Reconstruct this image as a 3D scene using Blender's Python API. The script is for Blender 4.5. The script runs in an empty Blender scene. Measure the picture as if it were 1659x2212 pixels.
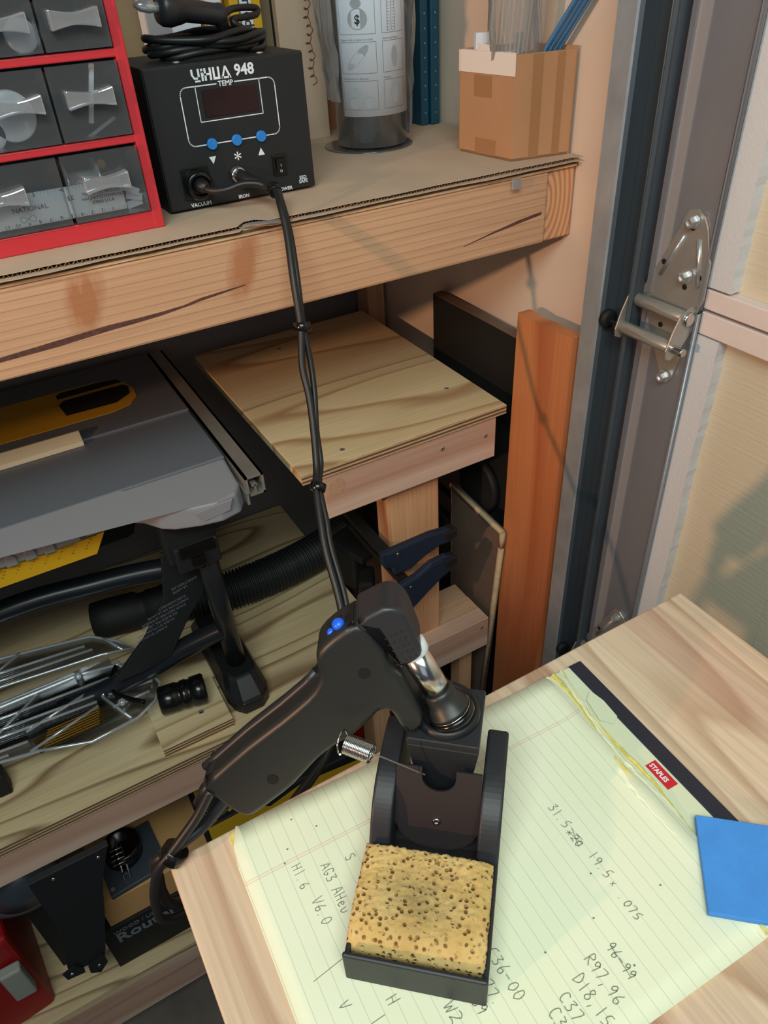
import bpy, bmesh, math, random
from mathutils import Vector, Matrix, Quaternion
random.seed(7)
H = 1.77                      # height of the camera above the floor; all z below are given relative to eye level
sc = bpy.context.scene
COL = sc.collection
def V(*a): return Vector(a)
# ------------------------------------------------------------------ camera
cd = bpy.data.cameras.new('camera'); cam = bpy.data.objects.new('camera', cd); COL.objects.link(cam); sc.camera = cam
cd.sensor_fit = 'VERTICAL'; cd.sensor_height = 24.0; cd.lens = 24.0*1600/2212; cd.clip_start = .02; cd.clip_end = 30
R = ((0.86481557, 0.33758328, -0.37166054), (-0.49947761, 0.50303193, -0.70532332), (-0.05114824, 0.79561071, 0.60364514))
m = Matrix(R).to_4x4(); m.translation = V(0, 0, H); cam.matrix_world = m
# ------------------------------------------------------------------ world, lamps, exposure
w = bpy.data.worlds.new('world'); sc.world = w; w.use_nodes = True
bg = w.node_tree.nodes['Background']; bg.inputs[0].default_value = (.60, .70, .86, 1); bg.inputs[1].default_value = .085
def lamp(name, kind, loc, target, energy, color, **k):
    l = bpy.data.lights.new(name, kind); l.energy = energy; l.color = color
    for a, b in k.items(): setattr(l, a, b)
    o = bpy.data.objects.new(name, l); COL.objects.link(o); o.location = V(loc[0], loc[1], loc[2]+H)
    d = V(*target)-V(*loc); o.rotation_euler = d.to_track_quat('-Z', 'Y').to_euler(); return o
lamp('warm_bulb', 'SPOT', (-2.05, -.10, .20), (.71, .85, .10), 110, (1, .53, .29), shadow_soft_size=.03, spot_size=math.radians(48), spot_blend=.6)
lamp('ceiling_light', 'AREA', (-.30, -.38, .78), (.20, .45, -.5), 18.5, (.87, 1, .93), shape='RECTANGLE', size=1.1, size_y=.5)
lamp('daylight_opening', 'AREA', (-.9, -1.6, .3), (.3, .8, -.4), 2.0, (.72, .85, 1), shape='RECTANGLE', size=1.2, size_y=1.2)
vs = sc.view_settings; vs.view_transform = 'Standard'; vs.look = 'None'; vs.gamma = 1; vs.use_curve_mapping = False; vs.exposure = 0.15
# ------------------------------------------------------------------ materials
def lin(c):
    return tuple((x/255/12.92 if x/255 <= .04045 else ((x/255+.055)/1.055)**2.4) for x in c)+(1,)
class NT:
    def __init__(s, name):
        s.m = bpy.data.materials.new(name); s.m.use_nodes = True; s.t = s.m.node_tree; s.n = s.t.nodes; s.b = s.n['Principled BSDF']
    def new(s, typ, **k):
        n = s.n.new(typ)
        for a, b in k.items():
            if hasattr(n, a): setattr(n, a, b)
        return n
    def link(s, a, b): s.t.links.new(a, b)
    def math(s, op, a, b=None):
        n = s.n.new('ShaderNodeMath'); n.operation = op
        for i, v in enumerate((a, b)):
            if v is None: continue
            if isinstance(v, (int, float)): n.inputs[i].default_value = v
            else: s.link(v, n.inputs[i])
        return n.outputs[0]
    def coord(s, scale, rot=(0, 0, 0)):
        tc = s.n.new('ShaderNodeTexCoord'); mp = s.n.new('ShaderNodeMapping'); mp.inputs['Scale'].default_value = scale
        mp.inputs['Rotation'].default_value = rot
        s.link(tc.outputs['Object'], mp.inputs[0]); return mp.outputs[0]
    def noise(s, vec, scale, detail=2, rough=.5):
        n = s.n.new('ShaderNodeTexNoise'); n.inputs['Scale'].default_value = scale; n.inputs['Detail'].default_value = detail
        n.inputs['Roughness'].default_value = rough; s.link(vec, n.inputs['Vector']); return n.outputs[0]
    def ramp(s, fac, stops):
        n = s.n.new('ShaderNodeValToRGB'); e = n.color_ramp.elements
        while len(e) < len(stops): e.new(.5)
        for i, (p, c) in enumerate(stops): e[i].position = p; e[i].color = c
        s.link(fac, n.inputs[0]); return n.outputs[0]
    def mix(s, fac, a, b, typ='MIX'):
        n = s.n.new('ShaderNodeMix'); n.data_type = 'RGBA'; n.blend_type = typ
        for i, v in ((0, fac), (6, a), (7, b)):
            if isinstance(v, (int, float)): n.inputs[i].default_value = v
            elif isinstance(v, tuple): n.inputs[i].default_value = v
            else: s.link(v, n.inputs[i])
        return n.outputs[2]
    def bump(s, h, strength=.3, dist=.001):
        n = s.n.new('ShaderNodeBump'); n.inputs['Strength'].default_value = strength; n.inputs['Distance'].default_value = dist
        s.link(h, n.inputs['Height']); s.link(n.outputs[0], s.b.inputs['Normal'])
def mat(name, rgb, rough=.5, metal=0, var=.0, vscale=30, bump=0, bscale=400, bdist=.0004, spec=None, stretch=(1, 1, 1)):
    q = NT(name); c = lin(rgb); q.b.inputs['Roughness'].default_value = rough; q.b.inputs['Metallic'].default_value = metal
    if spec is not None: q.b.inputs['Specular IOR Level'].default_value = spec
    vec = q.coord(stretch)
    if var:
        f = q.noise(vec, vscale, 4, .6)
        q.link(q.ramp(f, [(.3, tuple(x*(1-var) for x in c[:3])+(1,)), (.7, tuple(min(1, x*(1+var)) for x in c[:3])+(1,))]), q.b.inputs['Base Color'])
    else: q.b.inputs['Base Color'].default_value = c
    if bump: q.bump(q.noise(vec, bscale, 3, .6), bump, bdist)
    return q.m
def wood(name, light, dark, axis=0, freq=9, nscale=6, stretch=9, fiber=.25, rough=.55, late=.55, tone=None, staves=0, stave_axis=0, ring=0, ring_axis=2, stains=(), tonef=.6):
    """grain as contour lines of a noise stretched along one axis"""
    q = NT(name); s = [1, 1, 1]; s[axis] = 1/stretch; vec = q.coord(tuple(s))
    n = q.noise(vec, nscale, 1.5, .45)
    if ring:
        sp_ = q.new('ShaderNodeSeparateXYZ'); q.link(q.coord((1, 1, 1)), sp_.inputs[0])
        v = q.math('FRACT', q.math('ADD', q.math('MULTIPLY', sp_.outputs[ring_axis], 1/ring), q.math('MULTIPLY', n, freq)))
    else: v = q.math('FRACT', q.math('MULTIPLY', n, freq))
    L, D = lin(light), lin(dark)
    mid = tuple(.5*(a+b) for a, b in zip(L, D))
    c = q.ramp(v, [(0, L), (late, tuple(.8*a+.2*b for a, b in zip(L, D))), (.9, D), (1, L)])
    s2 = [260, 260, 260]; s2[axis] = 6; f = q.noise(q.coord(tuple(s2)), 1, 3, .6)
    c = q.mix(fiber, c, q.ramp(f, [(.3, (.25, .25, .25, 1)), (.65, (1, 1, 1, 1))]), 'MULTIPLY')
    t = q.noise(q.coord(tuple(s)), 9, 3, .6)
    T = lin(tone) if tone else mid
    c = q.mix(q.math('MULTIPLY', q.ramp(t, [(.42, (0, 0, 0, 1)), (.72, (1, 1, 1, 1))]), tonef), c, T)
    if staves:
        tc = q.coord((1, 1, 1)); sx = q.new('ShaderNodeSeparateXYZ'); q.link(tc, sx.inputs[0])
        k = q.math('FLOOR', q.math('MULTIPLY', sx.outputs[stave_axis], 1/staves))
        wn = q.new('ShaderNodeTexWhiteNoise', noise_dimensions='1D'); q.link(k, wn.inputs['W'])
        c = q.mix(.38, c, q.ramp(wn.outputs['Value'], [(0, lin((200, 160, 138))), (.5, lin((222, 188, 158))), (1, lin((234, 212, 182)))]))
    for loc_, scl, colr in stains:      # resin patches with a place of their own
        tc = q.new('ShaderNodeTexCoord'); mp = q.new('ShaderNodeMapping'); mp.vector_type = 'TEXTURE'; mp.inputs['Location'].default_value = loc_; mp.inputs['Scale'].default_value = scl; mp.inputs['Rotation'].default_value = (0, .35, 0)
        q.link(tc.outputs['Object'], mp.inputs[0]); g_ = q.new('ShaderNodeTexGradient', gradient_type='SPHERICAL'); q.link(mp.outputs[0], g_.inputs[0])
        k_ = q.math('MULTIPLY', g_.outputs[1], q.ramp(q.noise(q.coord((60, 60, 14)), 1, 3, .6), [(.3, (.4, .4, .4, 1)), (.65, (2.2, 2.2, 2.2, 1))]))
        c = q.mix(q.math('MINIMUM', k_, .8), c, lin(colr))
    q.link(c, q.b.inputs['Base Color']); q.b.inputs['Roughness'].default_value = rough
    q.bump(f, .12, .0005); return q.m
def clear(name, tint=(235, 238, 240), gloss=.12, rough=.08, cloud=0):
    q = NT(name); q.n.remove(q.b); out = q.n['Material Output']
    tr = q.new('ShaderNodeBsdfTransparent'); tr.inputs[0].default_value = lin(tint)
    gl = q.new('ShaderNodeBsdfGlossy'); gl.inputs['Roughness'].default_value = rough; gl.inputs[0].default_value = (1, 1, 1, 1)
    lw = q.new('ShaderNodeLayerWeight'); lw.inputs[0].default_value = .35
    f = q.math('ADD', q.math('MULTIPLY', lw.outputs['Fresnel'], .75), gloss)
    mx = q.new('ShaderNodeMixShader'); q.link(f, mx.inputs[0]); q.link(tr.outputs[0], mx.inputs[1]); q.link(gl.outputs[0], mx.inputs[2])
    last = mx.outputs[0]
    if cloud:
        df = q.new('ShaderNodeBsdfDiffuse'); df.inputs[0].default_value = (.75, .78, .82, 1)
        m2 = q.new('ShaderNodeMixShader'); m2.inputs[0].default_value = cloud; q.link(last, m2.inputs[1]); q.link(df.outputs[0], m2.inputs[2]); last = m2.outputs[0]
    q.link(last, out.inputs[0]); return q.m
M = {}
M['pine'] = wood('pine_face', (218, 176, 142), (186, 136, 102), 0, 1, 5, 10, .25, tone=(200, 150, 114))
M['pine_rail'] = wood('pine_rail_face', (218, 174, 140), (182, 132, 100), 0, 3.2, 3.2, 9, .28, tone=(198, 148, 112), ring=.0088, late=.8, stains=(((.380, 0, .060), (.022, .5, .042), (172, 108, 70)), ((.545, 0, .060), (.020, .5, .046), (176, 112, 74))))
M['pine_pink'] = wood('pine_pink', (220, 190, 172), (192, 148, 126), 0, 4, 3.2, 7, .2, tone=(208, 172, 152), rough=.6, late=.75)
M['pine_y'] = wood('pine_along_depth', (214, 172, 126), (180, 128, 86), 1, 8, 6, 12, .25)
M['pine_z'] = wood('pine_upright', (226, 178, 136), (176, 118, 84), 2, 7, 7, 9, .3, tone=(196, 140, 104))
def endgrain():
    q = NT('pine_endgrain'); tc = q.n.new('ShaderNodeTexCoord'); mp = q.n.new('ShaderNodeMapping'); mp.inputs['Location'].default_value = (.030, 0, -.004)
    mp.inputs['Scale'].default_value = (1, .02, .55); q.link(tc.outputs['Object'], mp.inputs[0])
    wv = q.n.new('ShaderNodeTexWave'); wv.wave_type = 'RINGS'; wv.rings_direction = 'Y'; wv.inputs['Scale'].default_value = 42; wv.inputs['Distortion'].default_value = .8; wv.inputs['Detail Scale'].default_value = 1
    q.link(mp.outputs[0], wv.inputs['Vector'])
    q.link(q.ramp(wv.outputs['Fac'], [(0, lin((188, 128, 90))), (.5, lin((214, 158, 116))), (1, lin((222, 170, 128)))]), q.b.inputs['Base Color']); q.b.inputs['Roughness'].default_value = .75
    return q.m
M['endgrain'] = endgrain()
M['ply'] = wood('plywood_face', (230, 210, 168), (174, 138, 98), 0, 8, 5.5, 6, .22, late=.7, tonef=.45, tone=(204, 172, 128), rough=.6)
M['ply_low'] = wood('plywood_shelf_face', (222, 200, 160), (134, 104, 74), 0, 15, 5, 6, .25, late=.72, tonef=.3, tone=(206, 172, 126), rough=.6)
def plyedge():
    q = NT('plywood_edge'); sx = q.new('ShaderNodeSeparateXYZ'); q.link(q.coord((1, 1, 1)), sx.inputs[0])
    f = q.math('FRACT', q.math('MULTIPLY', sx.outputs[2], 1/.0062))
    n = q.noise(q.coord((40, 40, 900)), 1, 3, .7)
    c = q.ramp(f, [(0, lin((222, 190, 148))), (.40, lin((206, 170, 128))), (.46, lin((96, 72, 54))), (.92, lin((120, 92, 70))), (1, lin((222, 190, 148)))])
    c = q.mix(.5, c, q.ramp(n, [(.35, (.3, .26, .22, 1)), (.6, (1, 1, 1, 1))]), 'MULTIPLY')
    q.link(c, q.b.inputs['Base Color']); q.b.inputs['Roughness'].default_value = .8; return q.m
M['ply_edge'] = plyedge()
M['table'] = wood('butcher_block', (232, 206, 180), (170, 126, 98), 1, 14, 6, 8, .5, tonef=.4, tone=(206, 166, 142), rough=.5, staves=.041, stave_axis=0)
M['board_orange'] = wood('stained_board', (206, 132, 84), (178, 98, 58), 2, 4, 5, 10, .2, tone=(190, 112, 70), rough=.5)
M['mdf'] = mat('hardboard', (112, 92, 80), .8, var=.08)
M['mdf_edge'] = mat('raw_board_edge', (190, 166, 132), .85, var=.15, vscale=80)
M['cardboard'] = mat('cardboard', (192, 168, 146), .85, var=.06, vscale=14, bump=.1, bscale=200)
M['cardboard_dk'] = mat('cardboard_brown', (176, 132, 96), .8, var=.05, vscale=10)
M['cardboard_flute'] = mat('cardboard_flute', (150, 120, 92), .9)
M['tape_brown'] = mat('brown_tape', (150, 104, 70), .25)
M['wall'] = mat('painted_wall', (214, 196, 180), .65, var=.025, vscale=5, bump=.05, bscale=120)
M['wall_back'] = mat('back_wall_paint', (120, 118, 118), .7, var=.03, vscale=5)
M['floor'] = mat('concrete', (98, 90, 84), .8, var=.25, vscale=9, bump=.3, bscale=80)
M['black'] = mat('black_powder_coat', (25, 28, 32), .55, bump=.12, bscale=1500, bdist=.0002)
M['black_gloss'] = mat('black_gloss_plastic', (14, 14, 15), .22)
M['black_matte'] = mat('black_matte', (15, 15, 16), .7)
M['void'] = mat('recess_shade_and_print', (6, 6, 7), .9)  # flat black painting the shade inside holes and slots; also black print
M['gun'] = mat('dark_grey_plastic', (33, 35, 35), .42, bump=.08, bscale=2000, bdist=.0002)
M['gun_cap'] = mat('dark_grey_cap', (40, 40, 45), .4)
M['holder'] = mat('holder_plastic', (34, 36, 42), .5, bump=.08, bscale=2500, bdist=.0002)
M['holder_plate'] = mat('holder_plate', (42, 35, 37), .5)
M['tube_black'] = mat('black_painted_tube', (30, 33, 38), .3)
M['clear_guard'] = clear('clear_polycarbonate', (240, 242, 246), .03, .06)
M['clear_rib'] = clear('clear_rib', (235, 240, 250), .35, .05, .30)
M['rubber'] = mat('black_rubber', (24, 25, 28), .45)
M['blue'] = mat('blue_button', (40, 128, 214), .35)
M['blue_bright'] = mat('blue_slider', (30, 100, 235), .3)
M['display'] = mat('dark_red_display', (38, 12, 20), .12)
M['white'] = mat('white_print', (226, 234, 244), .5)
M['steel'] = mat('bright_steel', (205, 205, 205), .18, 1)
M['steel_dull'] = mat('brushed_steel', (176, 172, 166), .32, .6, var=.1, vscale=20)
M['zinc'] = mat('galvanised_steel', (170, 176, 184), .42, .5, var=.12, vscale=25, bump=.05, bscale=60)
M['zinc_shaded'] = mat('galvanised_steel_shaded', (92, 104, 114), .42, .6, var=.15, vscale=14, stretch=(1, 1, .2))  # same metal as the flange; the groove's shade is put into this darker colour
M['stile'] = mat('galvanised_stile', (142, 144, 152), .42, .5, var=.1, vscale=8, stretch=(1, 1, .4))
M['stile_lt'] = mat('galvanised_flange', (178, 174, 176), .4, .45)
M['bolt'] = mat('zinc_plated_bolt', (196, 200, 204), .28, .7)
M['ruler'] = mat('ruler_steel', (222, 226, 230), .4, .1)
M['shell_grey'] = mat('dark_grey_shell', (58, 60, 64), .5)
M['packet_blue'] = mat('pale_blue_packet', (70, 130, 184), .4)
M['red'] = mat('red_cabinet_plastic', (196, 50, 60), .35)
M['red_dark'] = mat('dark_red_plastic', (150, 16, 20), .5)
M['clear'] = clear('clear_plastic', (246, 248, 250), .05, .12, .04)
M['clear_white'] = clear('clear_plastic_thick', (225, 230, 238), .30, .08, .22)
M['bag'] = clear('crumpled_clear_film', (225, 222, 220), .20, .10, .20)
M['bag_cloud'] = clear('cloudy_film', (225, 226, 228), .08, .2, .22)
M['white_plastic'] = mat('white_plastic', (225, 230, 235), .35)
M['paper'] = mat('white_paper', (214, 220, 232), .7)
M['label_white'] = mat('white_box_label', (226, 214, 206), .7)
M['ink'] = mat('grey_ink', (110, 116, 126), .7)
M['ink_dark'] = mat('dark_ink', (40, 44, 52), .7)
M['pencil'] = mat('pencil_line', (140, 146, 130), .6)
M['teal'] = mat('teal_binder', (22, 74, 96), .45, var=.1)
M['yellow'] = mat('yellow_plastic', (206, 162, 30), .4)
M['grey_table'] = mat('grey_table_paint', (116, 124, 136), .42, .25, var=.04, vscale=200)
M['grey_lobe'] = mat('grey_table_plastic', (134, 138, 146), .5, bump=.06, bscale=1500, bdist=.0002)
M['stickwood'] = mat('pale_wood', (226, 220, 192), .6, var=.05, stretch=(.1, 1, 1))
M['clampblue'] = mat('navy_clamp_plastic', (26, 38, 58), .55)
M['door'] = None
q = NT('beige_door_panel'); q.b.inputs['Roughness'].default_value = .5; q.b.inputs['Base Color'].default_value = lin((204, 194, 172))
q.bump(q.noise(q.coord((1, 14, 260)), 1, 3, .6), .5, .0012); M['door'] = q.m
M['door_rail'] = mat('door_rail_paint', (222, 208, 204), .5, var=.04, vscale=60)
M['door_foam'] = mat('white_textured_strip', (206, 208, 212), .7, bump=.4, bscale=220, bdist=.001)
M['sheet_blue'] = mat('blue_cellulose', (70, 144, 226), .85, var=.06, vscale=60, bump=.3, bscale=300, bdist=.0006)
M['pad_stub'] = mat('pad_stub_card', (216, 222, 192), .8)
M['pad_edge'] = mat('pad_page_edges', (222, 206, 112), .8, var=.15, vscale=300)
M['binding'] = mat('black_binding_tape', (34, 36, 50), .55)
M['label_red'] = mat('red_label', (200, 30, 44), .5)
M['label_dark'] = mat('black_yellow_sticker', (58, 44, 14), .4, var=.6, vscale=120)
M['grey_disc'] = mat('grey_disc', (84, 84, 90), .6)
M['router_grey'] = mat('slate_base_plate', (60, 68, 78), .4)
M['tan'] = mat('tan_box', (196, 150, 96), .7, var=.06, vscale=6)
M['dirty_white'] = mat('translucent_white', (150, 152, 146), .6)
def pad_mat():
    q = NT('ruled_yellow_paper'); q.b.inputs['Roughness'].default_value = .75
    sx = q.new('ShaderNodeSeparateXYZ'); q.link(q.coord((1, 1, 1)), sx.inputs[0])
    fr = q.math('FRACT', q.math('MULTIPLY', sx.outputs[0], 1/.00872))
    line = q.math('LESS_THAN', fr, .055)
    d = q.math('ABSOLUTE', q.math('SUBTRACT', sx.outputs[1], -.0385)); d1 = q.math('LESS_THAN', q.math('ABSOLUTE', q.math('SUBTRACT', d, .0009)), .0004)
    n = q.noise(q.coord((1, 1, 1)), 7, 2, .5)
    c = q.ramp(n, [(.35, lin((232, 236, 204))), (.7, lin((238, 240, 214)))])
    c = q.mix(q.math('MULTIPLY', line, .40), c, lin((150, 170, 160)))
    c = q.mix(q.math('MULTIPLY', d1, .35), c, lin((214, 150, 130)))
    q.link(c, q.b.inputs['Base Color']); return q.m
M['pad'] = pad_mat()
def sponge_mat():
    q = NT('yellow_sponge'); q.b.inputs['Roughness'].default_value = .9
    vec = q.coord((1, 1, 1)); vo = q.new('ShaderNodeTexVoronoi'); vo.inputs['Scale']  .default_value = 300; q.link(vec, vo.inputs['Vector'])
    holes = q.ramp(vo.outputs['Distance'], [(.18, (0, 0, 0, 1)), (.40, (1, 1, 1, 1))])
    sel = q.ramp(q.noise(vec, 130, 3, .6), [(.40, (0, 0, 0, 1)), (.52, (1, 1, 1, 1))])
    hh = q.mix(sel, (1, 1, 1, 1), holes)
    base = q.ramp(q.noise(vec, 45, 4, .6), [(.3, lin((196, 160, 94))), (.7, lin((216, 184, 122)))])
    # soot stain rubbed into the middle of the sponge
    mp = q.new('ShaderNodeMapping'); tc = q.new('ShaderNodeTexCoord'); q.link(tc.outputs['Object'], mp.inputs[0]); mp.inputs['Location'].default_value = (-.002, -.006, -.014); mp.inputs['Scale'].default_value = (26, 32, 14)
    g = q.new('ShaderNodeTexGradient', gradient_type='SPHERICAL'); q.link(mp.outputs[0], g.inputs[0])
    st = q.math('MULTIPLY', g.outputs[1], q.ramp(q.noise(vec, 160, 3, .6), [(.3, (.5, .5, .5, 1)), (.7, (1.3, 1.3, 1.3, 1))]))
    c = q.mix(q.math('MULTIPLY', st, .75), base, lin((108, 104, 78)))
    c = q.mix(1.0, c, q.ramp(hh, [(0, lin((172, 128, 76))), (.6, (1, 1, 1, 1))]), 'MULTIPLY')
    q.link(c, q.b.inputs['Base Color']); q.bump(hh, .9, .002); return q.m
M['sponge'] = sponge_mat()
# ------------------------------------------------------------------ mesh helpers
class B:
    """collects shapes in ONE bmesh"""
    def __init__(s): s.bm = bmesh.new(); s.mi = 0
    def face(s, vs, sm=False):
        try: f = s.bm.faces.new(vs)
        except ValueError: return None
        f.material_index = s.mi; f.smooth = sm; return f
    def box(s, a, b, rot=None, piv=None):
        c = [V(x, y, z) for z in (a[2], b[2]) for y in (a[1], b[1]) for x in (a[0], b[0])]
        if rot:
            p = V(*piv) if piv else (V(*a)+V(*b))/2
            c = [p+rot @ (v-p) for v in c]
        v = [s.bm.verts.new(p) for p in c]
        for f in ((0, 2, 3, 1), (4, 5, 7, 6), (0, 1, 5, 4), (2, 6, 7, 3), (0, 4, 6, 2), (1, 3, 7, 5)): s.face([v[i] for i in f])
        return s
    def prism(s, pts, o, ex, ey, ez, t0, t1, sm=False):
        o, ex, ey, ez = V(*o), V(*ex), V(*ey), V(*ez)
        a = [s.bm.verts.new(o+ex*p[0]+ey*p[1]+ez*t0) for p in pts]; b = [s.bm.verts.new(o+ex*p[0]+ey*p[1]+ez*t1) for p in pts]
        s.face(a[::-1]); s.face(b); n = len(pts)
        for i in range(n): s.face([a[i], a[(i+1) % n], b[(i+1) % n], b[i]], sm)
        return s
    def tube(s, pts, r, seg=10, closed=False, cap=True):
        P = [V(*p) for p in pts]; n = len(P); rr = r if isinstance(r, (list, tuple)) else [r]*n
        T = []
        for i in range(n):
            a = P[(i-1) % n] if (i > 0 or closed) else P[i]; b = P[(i+1) % n] if (i < n-1 or closed) else P[i]
            T.append((b-a).normalized())
        u = T[0].orthogonal().normalized(); rings = []
        for i in range(n):
            u = (u-T[i]*u.dot(T[i])).normalized(); w_ = T[i].cross(u)
            rings.append([s.bm.verts.new(P[i]+(u*math.cos(2*math.pi*k/seg)+w_*math.sin(2*math.pi*k/seg))*rr[i]) for k in range(seg)])
        for i in range(n if closed else n-1):
            A, Bq = rings[i], rings[(i+1) % n]
            for k in range(seg): s.face([A[k], A[(k+1) % seg], Bq[(k+1) % seg], Bq[k]], True)
        if cap and not closed: s.face(rings[0][::-1]); s.face(rings[-1])
        return s
    def lathe(s, prof, o, ax, seg=28, sm=True):
        o, ax = V(*o), V(*ax).normalized(); u = ax.orthogonal().normalized(); w_ = ax.cross(u); rings = []
        for r, h in prof:
            rings.append([s.bm.verts.new(o+ax*h+(u*math.cos(2*math.pi*k/seg)+w_*math.sin(2*math.pi*k/seg))*max(r, 1e-5)) for k in range(seg)])
        for A, Bq in zip(rings, rings[1:]):
            for k in range(seg): s.face([A[k], A[(k+1) % seg], Bq[(k+1) % seg], Bq[k]], sm)
        s.face(rings[0][::-1]); s.face(rings[-1]); return s
    def hexbolt(s, o, ax, r=.006, h=.006):
        s.lathe([(r*1.35, 0), (r*1.35, .0015), (r*.9, .0016)], o, ax, 20, False); s.lathe([(r, .0012), (r, h), (r*.7, h+.0006), (r*.6, h-.0015)], o, ax, 6, False); return s
    def text(s, body, o, ex, ey, size, ext=.0003, off=0.0, align='LEFT', sx=1.0):
        ex, ey = V(*ex).normalized(), V(*ey).normalized(); ez = ex.cross(ey); o = V(*o)
        c = bpy.data.curves.new('t', 'FONT'); c.body = body; c.size = size; c.extrude = ext; c.offset = off; c.align_x = align; c.resolution_u = 2
        t = bpy.data.objects.new('t', c); COL.objects.link(t); bpy.context.view_layer.update()
        me = bpy.data.meshes.new_from_object(t.evaluated_get(bpy.context.evaluated_depsgraph_get()))
        vs_ = [s.bm.verts.new(o+ex*v.co.x*sx+ey*v.co.y+ez*v.co.z) for v in me.vertices]
        for p in me.polygons: s.face([vs_[i] for i in p.vertices])
        bpy.data.objects.remove(t); bpy.data.curves.remove(c); bpy.data.meshes.remove(me); return s
WL = {}
def obj(name, b, mats, parent=None, label=None, cat=None, group=None, kind=None, bevel=0, bseg=2, sub=0, org=None, nobs=False):
    """links the shapes of b as ONE mesh object; the origin of a top-level mesh sits at its base"""
    bmesh.ops.recalc_face_normals(b.bm, faces=b.bm.faces)
    for v in b.bm.verts: v.co.z += H
    if org is None:
        xs = [v.co for v in b.bm.verts]; lo = V(*(min(v[i] for v in xs) for i in range(3))); hi = V(*(max(v[i] for v in xs) for i in range(3)))
        org = V((lo.x+hi.x)/2, (lo.y+hi.y)/2, lo.z)
    else: org = V(org[0], org[1], org[2]+H)
    for v in b.bm.verts: v.co -= org
    me = bpy.data.meshes.new(name); b.bm.to_mesh(me); b.bm.free()
    for mm in (mats if isinstance(mats, (list, tuple)) else [mats]): me.materials.append(M[mm] if isinstance(mm, str) else mm)
    o = bpy.data.objects.new(name, me); COL.objects.link(o)
    if parent is not None:
        o.parent = parent; o.location = org-WL[parent.name]
    else: o.location = org
    WL[o.name] = org.copy()
    if bevel:
        md = o.modifiers.new('bevel', 'BEVEL'); md.width = bevel; md.segments = bseg; md.limit_method = 'ANGLE'; md.angle_limit = math.radians(40); md.harden_normals = False
    if sub:
        md = o.modifiers.new('sub', 'SUBSURF'); md.levels = sub; md.render_levels = sub
    tag(o, label, cat, group, kind); return o
def tag(o, label=None, cat=None, group=None, kind=None):
    if label: o['label'] = label
    if cat: o['category'] = cat
    if group: o['group'] = group
    if kind: o['kind'] = kind
def thing(name, loc, label, cat, group=None, kind=None):
    o = bpy.data.objects.new(name, None); o.empty_display_size = .02; COL.objects.link(o); o.location = V(loc[0], loc[1], loc[2]+H); WL[o.name] = o.location.copy()
    tag(o, label, cat, group, kind); return o
def dup(root, off, label=None, parent=None):
    c = root.copy(); COL.objects.link(c); c.parent = parent if parent else root.parent; c.location = root.location+V(*off); WL[c.name] = WL[root.name]+V(*off)
    if label: c['label'] = label
    for ch in root.children:
        d = ch.copy(); COL.objects.link(d); d.parent = c; WL[d.name] = WL[ch.name]+V(*off)
        for g in ch.children:
            e = g.copy(); COL.objects.link(e); e.parent = d
    return c
def pillow(name, P, o, t, r, mm, parent):
    """solid with the given outline in the local x-y plane, half thickness t and rims rounded by r"""
    b = B().prism(P, o, X, Y, Z, -t, t)
    for f in b.bm.faces: f.smooth = True
    ob = obj(name, b, mm, parent, bevel=r, bseg=5); md = ob.modifiers['bevel']; md.use_clamp_overlap = False; md.harden_normals = True; return ob
def smooth_path(P, n=8, closed=False):
    P = [V(*p) for p in P]; out = []; N = len(P)
    for i in range(N if closed else N-1):
        g = lambda k: P[k % N] if closed else P[max(0, min(N-1, k))]
        a, b, c, d = g(i-1), g(i), g(i+1), g(i+2)
        for k in range(n):
            t = k/n; out.append(.5*((2*b)+(c-a)*t+(2*a-5*b+4*c-d)*t*t+(3*b-a-3*c+d)*t**3))
    if not closed: out.append(P[-1])
    return out
def rotz(a): return Matrix.Rotation(math.radians(a), 3, 'Z')
X, Y, Z = (1, 0, 0), (0, 1, 0), (0, 0, 1)
NY = (0, -1, 0)
FL = -H
# ================================================================== SETTING
obj('floor', B().box((-3, -2.2, FL-.05), (1.2, 1.5, FL)), 'floor', kind='structure')
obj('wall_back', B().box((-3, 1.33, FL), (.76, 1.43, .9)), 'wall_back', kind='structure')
obj('wall_right', B().box((.71, .60, FL), (.80, 1.33, .9)), 'wall', kind='structure')
# sectional garage door in the opening of the right wall
door = thing('door_1', (.72, 0, FL), None, None, kind='structure')
def section(z0, z1, gap_top):
    obj('panel', B().box((.722, -1.6, z0+.0), (.745, .505, z1)), 'door', door)
    b = B()
    if gap_top: b.box((.7062, -1.6, z1-.026), (.722, .5305, z1))
    else: b.box((.7062, -1.6, z0), (.722, .5305, z0+.022))
    obj('rail', b, 'door_rail', door, label='pinkish white horizontal rail of the door section', bevel=.001)
section(-.343, .62, False); section(-1.30, -.347, True)
def strip(z0, z1, mname, lab):
    b = B(); n = 110; pts = []
    for i in range(n+1):
        z = z0+(z1-z0)*i/n; pts.append((.500+random.uniform(-.0006, .0006)+.001*math.sin(i*.23), z))
    pts = [(.530, z0), *pts, (.530, z1)]
    b.prism(pts, (.706, 0, 0), Y, Z, X, 0, .016); obj('painted_edge_strip', b, mname, door, label=lab)
strip(-.318, .62, 'door_foam', 'chipped white paint strip on the upper door section'); strip(-1.30, -.375, 'door_foam', 'rough white strip on the lower door section')
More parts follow.
